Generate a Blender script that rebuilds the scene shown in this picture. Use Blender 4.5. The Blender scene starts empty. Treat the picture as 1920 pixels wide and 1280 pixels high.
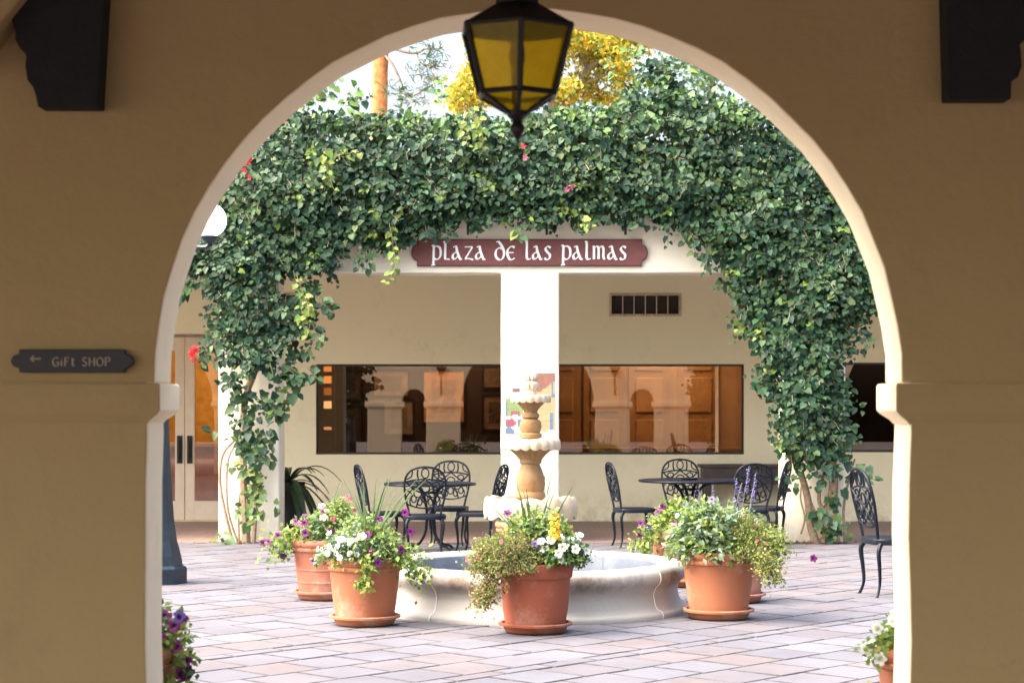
import bpy, bmesh, math, random
import numpy as np
from mathutils import Vector, Matrix, noise
R = math.radians
rnd = random.Random(7)
npr = np.random.RandomState(11)
scn = bpy.context.scene
COL = scn.collection

# ------------------------------------------------------------------ camera
cam_d = bpy.data.cameras.new('camera'); cam = bpy.data.objects.new('camera', cam_d); COL.objects.link(cam)
cam.location = (0, 0, 1.55); cam.rotation_euler = (R(90), 0, 0)
cam_d.sensor_width = 36; cam_d.lens = 67.5
cam_d.shift_x = -0.0156; cam_d.shift_y = 0.0625
cam_d.clip_start = 0.1; cam_d.clip_end = 500
cam_d.dof.use_dof = True; cam_d.dof.focus_distance = 14.6; cam_d.dof.aperture_fstop = 4.0
scn.camera = cam
# ------------------------------------------------------------------ light
SUN_EL, SUN_AZ = 50, -74          # azimuth from -Y (behind the camera) towards -X
sx = math.sin(R(SUN_AZ)); sy = -math.cos(R(SUN_AZ))
sdir = Vector((sx*math.cos(R(SUN_EL)), sy*math.cos(R(SUN_EL)), math.sin(R(SUN_EL))))
w = bpy.data.worlds.new('World'); scn.world = w; w.use_nodes = True
nt = w.node_tree; bg = nt.nodes['Background']
sky = nt.nodes.new('ShaderNodeTexSky'); sky.sky_type = 'NISHITA'; sky.sun_disc = False
sky.sun_elevation = R(SUN_EL); sky.sun_rotation = math.atan2(sdir.x, sdir.y)
sky.air_density = 1.0; sky.dust_density = 10.0; sky.ozone_density = 1.0
nt.links.new(sky.outputs[0], bg.inputs[0]); bg.inputs[1].default_value = 0.15
sl = bpy.data.lights.new('sun', 'SUN'); sl.energy = 0.95; sl.angle = R(120); sl.color = (1, .965, .90)
so = bpy.data.objects.new('sun', sl); COL.objects.link(so)
so.rotation_euler = sdir.to_track_quat('Z', 'Y').to_euler()
vs = scn.view_settings
vs.view_transform = 'Standard'; vs.look = 'None'; vs.gamma = 1; vs.use_curve_mapping = False
vs.exposure = 2.5
scn.cycles.use_denoising = True
scn.cycles.max_bounces = 10; scn.cycles.diffuse_bounces = 6; scn.cycles.transparent_max_bounces = 12

# ------------------------------------------------------------------ helpers
F = 3600.0
def at(px, py, Y):                 # a point of the photograph at depth Y -> world
    return Vector(((px-990)*Y/F, Y, 1.55-(py-760)*Y/F))
def tag(o, label=None, cat=None, group=None, kind=None):
    if label: o['label'] = label
    if cat: o['category'] = cat
    if group: o['group'] = group
    if kind: o['kind'] = kind
    return o
def empty(name, loc=(0,0,0), rz=0, label=None, cat=None, group=None):
    o = bpy.data.objects.new(name, None); COL.objects.link(o)
    o.location = loc; o.rotation_euler = (0, 0, rz); o.empty_display_size = .1
    return tag(o, label, cat, group)
def link(name, me, parent=None, loc=(0,0,0), rot=(0,0,0), scale=None):
    o = bpy.data.objects.new(name, me); COL.objects.link(o)
    if parent is not None: o.parent = parent
    o.location = loc; o.rotation_euler = rot
    if scale is not None: o.scale = scale if hasattr(scale, '__len__') else (scale,)*3
    return o
def kids(o): return [c for c in bpy.data.objects if c.parent == o]
def copy_tree(o, parent=None, _m=None):
    if _m is None:
        _m = {}
        for c in bpy.data.objects:
            if c.parent: _m.setdefault(c.parent.name, []).append(c)
    c = o.copy(); COL.objects.link(c); c.parent = parent
    for ch in _m.get(o.name, []): copy_tree(ch, c, _m)
    return c

class MB:
    def __init__(s): s.v = []; s.f = []; s.mi = []; s.cur = 0
    def add(s, V, Fc):
        n = len(s.v); s.v += [tuple(p) for p in V]
        for f in Fc: s.f.append(tuple(i+n for i in f)); s.mi.append(s.cur)
        return s
    def box(s, x0, x1, y0, y1, z0, z1):
        V = [(x0,y0,z0),(x1,y0,z0),(x1,y1,z0),(x0,y1,z0),(x0,y0,z1),(x1,y0,z1),(x1,y1,z1),(x0,y1,z1)]
        return s.add(V, [(3,2,1,0),(4,5,6,7),(0,1,5,4),(1,2,6,5),(2,3,7,6),(3,0,4,7)])
    def prism_xz(s, poly, y0, y1):         # poly listed counter-clockwise as seen from -Y
        n = len(poly)
        V = [(x,y0,z) for x,z in poly] + [(x,y1,z) for x,z in poly]
        Fc = [tuple(range(n)), tuple(range(2*n-1, n-1, -1))]
        for i in range(n):
            j = (i+1) % n; Fc.append((j, i, i+n, j+n))
        return s.add(V, Fc)
    def prism_xy(s, poly, z0, z1):
        n = len(poly)
        V = [(x,y,z0) for x,y in poly] + [(x,y,z1) for x,y in poly]
        Fc = [tuple(range(n-1,-1,-1)), tuple(range(n, 2*n))]
        for i in range(n):
            j = (i+1) % n; Fc.append((i, j, j+n, i+n))
        return s.add(V, Fc)
    def lathe(s, prof, n=32, c=(0,0,0), fn=None, a0=0, a1=2*math.pi):
        full = abs(a1-a0-2*math.pi) < 1e-6
        m = n if full else n+1
        V = []
        for i in range(m):
            a = a0+(a1-a0)*i/n
            for k, (r, z) in enumerate(prof):
                rr, zz = fn(r, z, a, k) if fn else (r, z)
                V.append((c[0]+rr*math.cos(a), c[1]+rr*math.sin(a), c[2]+zz))
        L = len(prof); Fc = []
        for i in range(n):
            j = (i+1) % m
            for k in range(L-1): Fc.append((i*L+k, j*L+k, j*L+k+1, i*L+k+1))
        if not full:
            Fc.append(tuple(range(L))); Fc.append(tuple((m-1)*L+k for k in range(L-1,-1,-1)))
        return s.add(V, Fc)
    def tube(s, pts, r, n=6, caps=True):
        pts = [Vector(p) for p in pts]; m = len(pts)
        rr = r if hasattr(r, '__len__') else [r]*m
        V = []; up = None
        for i, p in enumerate(pts):
            d = (pts[min(i+1, m-1)]-pts[max(i-1, 0)])
            if d.length < 1e-9: d = Vector((0,0,1))
            d.normalize()
            if up is None:
                up = Vector((0,0,1)) if abs(d.z) < .9 else Vector((0,1,0))
            a = d.cross(up)
            if a.length < 1e-6: a = d.cross(Vector((1,0,0)))
            a.normalize(); b = a.cross(d); up = b
            for k in range(n):
                t = 2*math.pi*k/n
                V.append(p + a*math.cos(t)*rr[i] + b*math.sin(t)*rr[i])
        Fc = []
        for i in range(m-1):
            for k in range(n):
                l = (k+1) % n; Fc.append((i*n+k, i*n+l, (i+1)*n+l, (i+1)*n+k))
        if caps:
            Fc.append(tuple(range(n-1,-1,-1))); Fc.append(tuple((m-1)*n+k for k in range(n)))
        return s.add(V, Fc)
    def ring(s, c, rx, rz, t, n=6, m=20, ax='xz', rot=0):
        P = []
        for i in range(m+1):
            a = 2*math.pi*i/m; u = rx*math.cos(a); v = rz*math.sin(a)
            u, v = u*math.cos(rot)-v*math.sin(rot), u*math.sin(rot)+v*math.cos(rot)
            P.append((c[0]+u, c[1], c[2]+v) if ax == 'xz' else (c[0]+u, c[1]+v, c[2]))
        return s.tube(P, t, n, caps=False)
    def mesh(s, name, mats, smooth=False, angle=40, fix=True):
        me = bpy.data.meshes.new(name); me.from_pydata(s.v, [], s.f)
        for m in (mats if isinstance(mats, (list, tuple)) else [mats]): me.materials.append(m)
        for i, p in enumerate(me.polygons): p.material_index = s.mi[i]
        if smooth or fix:
            bm = bmesh.new(); bm.from_mesh(me)
            if fix: bmesh.ops.recalc_face_normals(bm, faces=bm.faces)
            if smooth:
                for f in bm.faces: f.smooth = True
                for e in bm.edges:
                    if len(e.link_faces) == 2 and e.calc_face_angle(0) > R(angle): e.smooth = False
            bm.to_mesh(me); bm.free()
        me.update(); return me
    def build(s, name, mats, parent=None, smooth=False, bevel=0, seg=2, loc=(0,0,0), rot=(0,0,0), fix=True):
        o = link(name, s.mesh(name, mats, smooth, fix=fix), parent, loc, rot)
        if bevel:
            b = o.modifiers.new('bevel', 'BEVEL'); b.width = bevel; b.segments = seg; b.limit_method = 'ANGLE'; b.angle_limit = R(35)
        return o
def spline(pts, k=5):
    P = [Vector(p) for p in pts]; out = []
    for i in range(len(P)-1):
        p0 = P[max(i-1,0)]; p1 = P[i]; p2 = P[i+1]; p3 = P[min(i+2, len(P)-1)]
        for j in range(k):
            t = j/k
            out.append(.5*((2*p1)+(p2-p0)*t+(2*p0-5*p1+4*p2-p3)*t*t+(3*p1-p0-3*p2+p3)*t**3))
    out.append(P[-1]); return out

# ------------------------------------------------------------------ materials
def lin(c): return tuple(c)+(1,) if len(c) == 3 else c
class N:
    def __init__(s, name):
        s.m = bpy.data.materials.new(name); s.m.use_nodes = True
        s.t = s.m.node_tree; s.b = s.t.nodes['Principled BSDF']; s.out = s.t.nodes['Material Output']
    def n(s, typ, **kw):
        nd = s.t.nodes.new(typ)
        for k, v in kw.items(): setattr(nd, k, v)
        return nd
    def l(s, a, b): s.t.links.new(a, b)
    def coord(s, which='Object'): return s.n('ShaderNodeTexCoord').outputs[which]
    def noise(s, scale, detail=5, vec=None, rough=.55):
        nd = s.n('ShaderNodeTexNoise'); nd.inputs['Scale'].default_value = scale
        nd.inputs['Detail'].default_value = detail; nd.inputs['Roughness'].default_value = rough
        s.l(vec if vec is not None else s.coord(), nd.inputs['Vector']); return nd.outputs['Fac']
    def ramp(s, fac, stops):
        nd = s.n('ShaderNodeValToRGB'); cr = nd.color_ramp
        while len(cr.elements) < len(stops): cr.elements.new(.5)
        for e, (p, c) in zip(cr.elements, stops): e.position = p; e.color = lin(c)
        s.l(fac, nd.inputs[0]); return nd.outputs[0]
    def mix(s, fac, a, b, mode='MIX'):
        nd = s.n('ShaderNodeMix', data_type='RGBA', blend_type=mode)
        for i, v in ((0, fac), (6, a), (7, b)):
            if hasattr(v, 'default_value') or hasattr(v, 'is_output'): s.l(v, nd.inputs[i])
            elif i: nd.inputs[i].default_value = lin(v)
            else: nd.inputs[0].default_value = v
        return nd.outputs[2]
    def bump(s, h, strength=.3, dist=.01, prev=None):
        nd = s.n('ShaderNodeBump'); nd.inputs['Strength'].default_value = strength
        nd.inputs['Distance'].default_value = dist; s.l(h, nd.inputs['Height'])
        if prev is not None: s.l(prev, nd.inputs['Normal'])
        return nd.outputs[0]
    def setc(s, v):
        if hasattr(v, 'is_output'): s.l(v, s.b.inputs['Base Color'])
        else: s.b.inputs['Base Color'].default_value = lin(v)
    def set(s, **kw):
        for k, v in kw.items():
            k = k.replace('_', ' '); 
            if hasattr(v, 'is_output'): s.l(v, s.b.inputs[k])
            else: s.b.inputs[k].default_value = v
        return s
def plain(name, c, rough=.5, metal=0, var=.25, scale=8, bump=0, bscale=60, spec=.5):
    m = N(name); f = m.noise(scale)
    m.setc(m.ramp(f, [(.3, tuple(x*(1-var) for x in c)), (.7, tuple(min(1, x*(1+var)) for x in c))]))
    m.set(Roughness=rough, Metallic=metal); m.b.inputs['Specular IOR Level'].default_value = spec
    if bump: m.l(m.bump(m.noise(bscale), bump), m.b.inputs['Normal'])
    return m.m
def plaster(name, c, c2, stain=(.3,.22,.14), amount=.25, bump=.35):
    m = N(name)
    f = m.noise(1.1, 6); base = m.mix(f, c, c2)
    st = m.ramp(m.noise(2.7, 8, rough=.7), [(.56, (0,0,0)), (.8, (amount,)*3)])
    base = m.mix(st, base, stain)
    sp = m.ramp(m.noise(60, 2), [(.70, (0,0,0)), (.78, (.35,)*3)])
    base = m.mix(sp, base, stain)
    sp_ = m.n('ShaderNodeSeparateXYZ'); m.l(m.coord(), sp_.inputs[0]); mr_ = m.n('ShaderNodeMapRange'); mr_.inputs[1].default_value = .45; mr_.inputs[2].default_value = .0; m.l(sp_.outputs[2], mr_.inputs[0])
    gr = m.mix(1.0, m.ramp(mr_.outputs[0], [(0,(0,0,0)),(1,(1,1,1))]), m.ramp(m.noise(6, 8, rough=.75), [(.4,(0,0,0)),(.65,(.7,.7,.7))]), 'MULTIPLY')
    base = m.mix(gr, base, stain)
    m.setc(base); m.set(Roughness=.92); m.b.inputs['Specular IOR Level'].default_value = .2
    cr = m.n('ShaderNodeTexVoronoi', feature='DISTANCE_TO_EDGE'); cr.inputs['Scale'].default_value = 1.3
    wv = m.n('ShaderNodeVectorMath', operation='ADD'); nz = m.n('ShaderNodeTexNoise'); nz.inputs['Scale'].default_value = 2.5; nz.inputs['Detail'].default_value = 8; m.l(m.coord(), nz.inputs['Vector']); m.l(nz.outputs['Color'], wv.inputs[0]); m.l(m.coord(), wv.inputs[1]); m.l(wv.outputs[0], cr.inputs['Vector'])
    ck = m.ramp(cr.outputs['Distance'], [(0,(.22,)*3),(.004,(0,0,0))]); ckm = m.ramp(m.noise(.9, 3), [(.55,(0,0,0)),(.62,(1,1,1))]); ck = m.mix(1.0, ck, ckm, 'MULTIPLY')
    m.setc(m.mix(ck, base, tuple(x*.45 for x in stain)))
    b1 = m.bump(m.noise(7, 4), bump, .02); b2 = m.bump(m.noise(110, 3), bump*.7, .004, b1)
    m.l(b2, m.b.inputs['Normal']); return m.m
M = {}
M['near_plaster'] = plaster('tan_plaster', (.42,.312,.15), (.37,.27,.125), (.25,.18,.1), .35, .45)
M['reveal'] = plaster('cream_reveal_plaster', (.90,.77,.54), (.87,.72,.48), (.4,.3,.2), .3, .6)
M['facade'] = plaster('cream_plaster', (.80,.76,.63), (.75,.70,.56), (.45,.38,.25), .3, .3)
M['facade_yellow'] = plaster('yellow_cream_plaster', (.84,.79,.58), (.79,.74,.52), (.4,.33,.2), .3, .25)
M['wood_dark'] = plain('dark_stained_wood', (.005,.005,.0055), .8, var=.4, scale=20, bump=.3)
M['iron'] = plain('painted_iron', (.006,.009,.016), .45, 0, var=.3, scale=30, spec=.15)
M['iron_black'] = plain('black_iron', (.008,.007,.007), .5, .2)
M['post'] = plain('dark_blue_green_post_paint', (.007,.017,.028), .36, 0, var=.4, scale=12)
M['door'] = plain('cream_door_paint', (.62,.53,.40), .5, var=.05)
M['handle'] = plain('black_handle', (.02,.018,.016), .4, .5)
M['sign_red'] = plain('maroon_painted_wood', (.145,.042,.038), .6, var=.15, scale=25, bump=.2)
M['sign_edge'] = plain('dark_maroon_edge', (.07,.015,.018), .6)
M['sign_black'] = plain('charcoal_sign_board', (.014,.014,.017), .5)
M['letter_white'] = plain('white_letter_paint', (.85,.85,.84), .6, var=.03)
M['letter_tan'] = plain('tan_letter_paint', (.34,.27,.18), .6, var=.1)
M['soil'] = plain('potting_soil', (.03,.02,.013), .95, var=.5, scale=60, bump=.8)
M['bark_vine'] = plain('pale_vine_bark', (.24,.17,.11), .9, var=.4, scale=30, bump=.6)
M['dead'] = plain('dry_leaf', (.22,.13,.06), .9, var=.5, scale=9)
M['pine_bark'] = plain('orange_pine_bark', (.42,.15,.05), .9, var=.5, scale=9, bump=1, bscale=18)
M['twig'] = plain('grey_twig', (.10,.08,.06), .9, var=.4)
M['water'] = None

def terracotta(name, c, dirt=.45):
    m = N(name); o = m.n('ShaderNodeObjectInfo').outputs['Random']
    base = m.mix(m.noise(5, 6), c, tuple(x*.78 for x in c))
    eff = m.ramp(m.noise(3.3, 8, rough=.7), [(.52, (0,0,0)), (.75, (dirt,)*3)])
    base = m.mix(eff, base, (.62,.5,.42))
    d2 = m.ramp(m.noise(14, 5, rough=.8), [(.62, (0,0,0)), (.72, (.35,)*3)])
    base = m.mix(d2, base, (.16,.07,.04))
    m.setc(base); m.set(Roughness=.85); m.l(m.bump(m.noise(70, 4), .25, .004), m.b.inputs['Normal']); return m.m
M['terra_orange'] = terracotta('orange_terracotta', (.38,.135,.065))
M['terra_pink'] = terracotta('pinkish_terracotta', (.36,.125,.075))
M['terra_dark'] = terracotta('brick_red_terracotta', (.27,.07,.034), .3)

def attr_leaf(name, rough=.45, trans=.25, spec=.5):
    m = N(name); a = m.n('ShaderNodeAttribute'); a.attribute_name = 'tint'
    m.setc(a.outputs['Color']); m.set(Roughness=rough); m.b.inputs['Specular IOR Level'].default_value = spec
    tr = m.n('ShaderNodeBsdfTranslucent'); m.l(a.outputs['Color'], tr.inputs['Color'])
    mx = m.n('ShaderNodeMixShader'); mx.inputs[0].default_value = trans
    m.l(m.b.outputs[0], mx.inputs[1]); m.l(tr.outputs[0], mx.inputs[2]); m.l(mx.outputs[0], m.out.inputs[0])
    return m.m
M['leaf'] = attr_leaf('leaf_tinted', .55, .15, .35)
M['leaf_soft'] = attr_leaf('leaf_soft_tinted', .6, .3, .3)
def petal(name, c, c2=None):
    m = N(name); f = m.noise(30)
    m.setc(m.mix(f, c, c2 or tuple(x*.7 for x in c))); m.set(Roughness=.6)
    tr = m.n('ShaderNodeBsdfTranslucent'); tr.inputs[0].default_value = lin(c)
    mx = m.n('ShaderNodeMixShader'); mx.inputs[0].default_value = .3
    m.l(m.b.outputs[0], mx.inputs[1]); m.l(tr.outputs[0], mx.inputs[2]); m.l(mx.outputs[0], m.out.inputs[0]); return m.m
M['purple'] = petal('purple_petal', (.20,.006,.16), (.12,.003,.1))
M['violet'] = petal('violet_petal', (.16,.10,.42)); M['darkpurple'] = petal('dark_purple_petal', (.03,.005,.06))
M['white'] = petal('white_petal', (.8,.82,.85), (.7,.74,.8)); M['yellow'] = petal('yellow_petal', (.8,.55,.03), (.7,.4,.02))
M['red'] = petal('coral_red_petal', (.7,.04,.05), (.6,.02,.05)); M['pink'] = petal('pink_petal', (.6,.12,.25))

def glass(name, refl, tint):
    m = N(name); t = m.t; t.nodes.remove(m.b)
    tr = m.n('ShaderNodeBsdfTransparent'); tr.inputs[0].default_value = lin(tint)
    g = m.n('ShaderNodeBsdfGlossy'); g.inputs['Roughness'].default_value = .004; g.inputs['Color'].default_value = (1,.93,.86,1)
    lw = m.n('ShaderNodeFresnel'); lw.inputs[0].default_value = 1.5
    mt = m.n('ShaderNodeMath', operation='ADD'); mt.inputs[1].default_value = refl; m.l(lw.outputs[0], mt.inputs[0])
    mx = m.n('ShaderNodeMixShader'); m.l(mt.outputs[0], mx.inputs[0]); m.l(tr.outputs[0], mx.inputs[1]); m.l(g.outputs[0], mx.inputs[2])
    m.l(mx.outputs[0], m.out.inputs[0]); return m.m
M['pane'] = glass('bronze_window_glass', .07, (.60,.49,.38))
M['door_pane'] = glass('door_glass', .05, (.8,.7,.55))
def emis(name, c, s):
    m = N(name); m.setc(c); m.b.inputs['Emission Color'].default_value = lin(c); m.b.inputs['Emission Strength'].default_value = s; return m.m
# ------------------------------------------------------------------ ground
gm = N('mortar'); gm.setc(gm.ramp(gm.noise(3, 6), [(.3,(.04,.036,.04)),(.7,(.08,.072,.078))])); gm.set(Roughness=.95)
o = MB().add([(-80,-30,0),(80,-30,0),(80,160,0),(-80,160,0)], [(0,1,2,3)]).build('ground', gm.m, loc=(0,0,.0065))
tag(o, kind='structure'); ground = o
def tile_mat(name, bulk):
    m = N(name)
    r = m.n('ShaderNodeNewGeometry').outputs['Random Per Island'] if bulk else m.n('ShaderNodeObjectInfo').outputs['Random']
    base = m.ramp(r, [(0,(.088,.089,.108)),(.25,(.108,.112,.135)),(.45,(.108,.095,.103)),(.55,(.114,.118,.14)),(.72,(.092,.093,.112)),(.86,(.116,.097,.098)),(1,(.124,.128,.148))])
    vec = m.n('ShaderNodeNewGeometry').outputs['Position']
    nz = m.noise(9, 7, vec, .7); base = m.mix(m.ramp(nz, [(.45,(0,0,0)),(.75,(.4,.4,.4))]), base, (.085,.075,.08))
    n3 = m.noise(2.2, 8, vec, .75); base = m.mix(m.ramp(n3, [(.5,(0,0,0)),(.68,(.5,.5,.5))]), base, (.07,.062,.066))
    n2 = m.noise(1.3, 5, vec); base = m.mix(m.ramp(n2, [(.42,(0,0,0)),(.7,(.45,.45,.45))]), base, (.155,.155,.178))
    m.setc(base); m.set(Roughness=.7); m.b.inputs['Specular IOR Level'].default_value = .35
    m.l(m.bump(m.noise(40, 5, vec), .4, .006), m.b.inputs['Normal']); return m.m
tm_o, tm_b = tile_mat('paving_stone', False), tile_mat('paving_stone_mass', True)
grime = plain('joint_grime', (.05,.046,.052), .95, var=.5, scale=12)
def tile_verts(w, d, b=.008, j=None):
    j = j or (lambda: 0)
    V = [(-w/2,-d/2,-.02),(w/2,-d/2,-.02),(w/2,d/2,-.02),(-w/2,d/2,-.02),
         (-w/2,-d/2,-.005),(w/2,-d/2,-.005),(w/2,d/2,-.005),(-w/2,d/2,-.005),
         (-w/2+b,-d/2+b,j()),(w/2-b,-d/2+b,j()),(w/2-b,d/2-b,j()),(-w/2+b,d/2-b,j())]
    Fc = [(8,9,10,11)]
    for i in range(4):
        k = (i+1) % 4; Fc += [(i,k,k+4,i+4),(i+4,k+4,k+8,i+8)]
    return V, Fc
ang = R(47); ca, sa = math.cos(ang), math.sin(ang)
tiles = []; T = .40; gap = .022
v = -22.0; row = 0
rowh = []
while v < 26:
    h = .15 if row % 5 == 4 else T
    u = -14 + (T*.5 if row % 2 else 0) + rnd.uniform(-.02,.02)
    wdt = T if h == T else T
    while u < 34:
        cu, cv = u+wdt/2, v+h/2
        X = cu*ca - cv*sa; Y = cu*sa + cv*ca
        if 7.2 < Y < 21.5 and abs(X) < .275*Y+1.2: tiles.append((X, Y, wdt-gap, h-gap))
        u += wdt
    v += h; row += 1
def vis(t):
    X, Y = t[0], t[1]
    return Y > 10.3 and abs(X) < 1.52*Y/7.9+.1 and not (((X-.02)**2+(Y-14.6)**2) < 1.1)
near = sorted([t for t in tiles if vis(t)], key=lambda t: t[1])[:298]; ns = set(near)
variants = {}
for i, t in enumerate(near):
    key = (round(t[3], 3), i % 4)
    if key not in variants:
        V, Fc = tile_verts(t[2], t[3], .005, lambda: rnd.uniform(-.0015,.0015)); mm = MB().add(V, Fc[:1]); mm.cur = 1; mm.add(V, Fc[1:]); variants[key] = mm.mesh('paving_stone', [tm_o, grime], fix=False)
    link('paving_stone', variants[key], ground, (t[0], t[1], .006+rnd.uniform(-.0015,.0015)), (rnd.gauss(0,.004), rnd.gauss(0,.004), ang+rnd.gauss(0,.011)))
mb = MB()
for t in tiles:
    if t in ns: continue
    V, Fc = tile_verts(t[2], t[3], .005, lambda: rnd.uniform(-.0015,.0015)); a = ang+rnd.gauss(0,.006); c_, s_ = math.cos(a), math.sin(a); dz = rnd.uniform(-.0015,.0015)
    W = [(x*c_-y*s_+t[0], x*s_+y*c_+t[1], z+dz) for x,y,z in V]; mb.cur = 0; mb.add(W, Fc[:1]); mb.cur = 1; mb.add(W, Fc[1:])
tag(mb.build('paving_stones', [tm_b, grime], ground, loc=(0,0,.006), fix=False), kind='stuff')
# arcade floor in brick
bm_ = N('brick_floor'); tx = bm_.n('ShaderNodeTexBrick'); tx.inputs['Scale'].default_value = 1.0
tx.inputs['Brick Width'].default_value = .30; tx.inputs['Row Height'].default_value = .30; tx.inputs['Mortar Size'].default_value = .008
tx.inputs['Color1'].default_value = (.24,.15,.13,1); tx.inputs['Color2'].default_value = (.17,.11,.10,1); tx.inputs['Mortar'].default_value = (.09,.07,.065,1)
bm_.l(bm_.coord(), tx.inputs['Vector']); bm_.setc(bm_.mix(bm_.noise(2), tx.outputs[0], (.2,.15,.14))); bm_.set(Roughness=.6)
tag(MB().add([(-12,21.52,.014),(12,21.52,.014),(12,25.52,.014),(-12,25.52,.014)], [(0,1,2,3)]).build('arcade_floor', bm_.m), kind='structure')
tag(MB().add([(-12,-4,.014),(12,-4,.014),(12,7.9,.014),(-12,7.9,.014)], [(0,1,2,3)]).build('porch_floor', bm_.m), kind='structure')

# ------------------------------------------------------------------ near arch wall
YN, YF = 7.66, 8.0
aw = empty('arch_wall', (0, YN, 0), 0, 'tan plaster wall with a big round arch framing the courtyard', 'wall')
wob = lambda s, k=.013: k*noise.noise(Vector((s*2.3, 3.1, 0)))+k*.5*noise.noise(Vector((s*9, 1, 0)))
def opening(cx, jamb, r, spring, n=40):     # goes up the left jamb, over and down the right one
    P = []
    for i in range(9): z = spring*i/8; P.append((cx-jamb+wob(cx+z), z))
    P[-1] = (cx-jamb, spring-.002)
    for i in range(n+1):
        a = math.pi*(1-i/n); P.append((cx+(r+wob(a*3+cx))*math.cos(a), spring+(r+wob(a*3+cx+5))*math.sin(a)))
    for i in range(9): z = spring*(8-i)/8; P.append((cx+jamb+wob(cx-z), z if i else spring-.002))
    return P
SPR = 1.64
outline = [(-12, 0)]
for cx, j, r in ((-8.6,1.54,1.5),(-5.15,1.54,1.5),(-2.57,.28,.26),(0,1.52,1.49),(2.57,.28,.26),(5.15,1.54,1.5),(8.6,1.54,1.5)):
    outline += opening(cx, j, r, SPR if r > 1 else 1.66)
outline += [(12,0),(12,4.0),(-12,4.0)]
outline = outline[::1]
b = MB(); b.prism_xz(outline, 0, YF-YN)
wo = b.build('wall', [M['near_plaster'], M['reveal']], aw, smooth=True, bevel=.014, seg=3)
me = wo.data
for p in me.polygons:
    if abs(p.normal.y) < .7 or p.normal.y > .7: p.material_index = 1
# imposts: moulded blocks round every pier end
def impost(x0, x1):
    # profile of projection (out, z)
    prof = [(0,1.475),(.012,1.49),(.045,1.515),(.058,1.53),(.058,1.632),(.052,1.64),(0,1.64)]
    V = []; L = len(prof); cx = (x0+x1)/2; hx = (x1-x0)/2; cy = (YF-YN)/2; hy = cy
    for (p, z) in prof:
        q = p*1.0; e = .5
        V += [(cx-hx-q, cy-hy-q*e, z), (cx+hx+q, cy-hy-q*e, z), (cx+hx+q, cy+hy+q, z), (cx-hx-q, cy+hy+q, z)]
    Fc = []
    for k in range(L-1):
        for i in range(4):
            j = (i+1) % 4; Fc.append((k*4+i, k*4+j, (k+1)*4+j, (k+1)*4+i))
    m = MB(); m.add(V, Fc); return m
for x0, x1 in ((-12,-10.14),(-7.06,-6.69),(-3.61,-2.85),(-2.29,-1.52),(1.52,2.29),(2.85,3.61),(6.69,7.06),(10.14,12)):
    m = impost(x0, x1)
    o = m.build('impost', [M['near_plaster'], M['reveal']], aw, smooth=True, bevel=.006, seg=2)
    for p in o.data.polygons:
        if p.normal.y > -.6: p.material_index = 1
# roof slab over porch, corbels, beams
CEIL = 3.55
cm = plain('dark_wood_ceiling', (.16,.11,.07), .8, var=.3)
tag(MB().box(-12,12,-.6,YN-.002,CEIL,CEIL+.2).build('porch_ceiling', cm), kind='structure')
def corbel(sgn, pts, nm):
    P = [at(px, py, 7.60) for px, py in pts]
    poly = [(p.x, p.z) for p in P]
    return MB().prism_xz(poly, -.12, 0).build('corbel', M['wood_dark'], aw, bevel=.006)
corbel(-1, [(78,205),(190,205),(202,0),(203,-90),(5,-90),(12,-20),(22,20),(35,60),(36,80),(44,95),(56,108),(54,130),(58,155),(68,168),(74,185)], '')
corbel(1, [(1771,190),(1889,190),(1890,155),(1902,150),(1909,130),(1908,105),(1905,85),(1920,78),(1932,60),(1940,0),(1950,-90),(1762,-90),(1766,0)], '')
P = [at(-60,130,7.5), at(55,-15,7.5), at(90,-15,7.5)+Vector((0,0,.1)), at(-60,-90,7.5)]
MB().prism_xz([(p.x,p.z) for p in P], -.2, 0).build('brace', M['near_plaster'], aw, bevel=.01)
beams = []
for x in (-1.86, 1.82):
    o = MB().box(-.11,.11,-.6,YN-.004,3.33,CEIL-.003).build('ceiling_beam', M['wood_dark'], loc=(x,0,0), bevel=.008)
    tag(o, 'dark ceiling beam over the corbel at the %s of the near arch wall' % ('left' if x < 0 else 'right'), 'beam', 'ceiling beams of the porch')

# ------------------------------------------------------------------ lettering with a broad pen
def pen(strokes, org, scale, y, mat, parent, name='lettering', wmax=.17, wmin=.06, nib=R(20), y_step=.0004, dir_=-1):
    root = empty(name, (0,0,0)); root.parent = parent; m = MB()
    for k, (li, st) in enumerate(strokes):
        P = [Vector((p[0], p[1])) for p in (spline([(a,b_,0) for a,b_ in st], 6) if len(st) > 2 else [Vector((a,b_,0)) for a,b_ in st])]
        V = []; n = len(P)
        for i in range(n):
            d = P[min(i+1,n-1)]-P[max(i-1,0)]; d.normalize(); nn = Vector((-d.y, d.x))
            th = math.atan2(d.y, d.x); wd = max(wmin, wmax*abs(math.sin(th-nib)))/2
            for q in (P[i]+nn*wd, P[i]-nn*wd): V.append((org[0]+q.x*scale, y-k*y_step, org[1]+q.y*scale))
        Fc = [(2*i, 2*i+1, 2*i+3, 2*i+2) for i in range(n-1)]
        m.add(V, Fc)
        if k+1 == len(strokes) or strokes[k+1][0] != li:
            m.build('letter' if name == 'lettering' else 'arrow_stroke', mat, root); m = MB()
    return root
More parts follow.
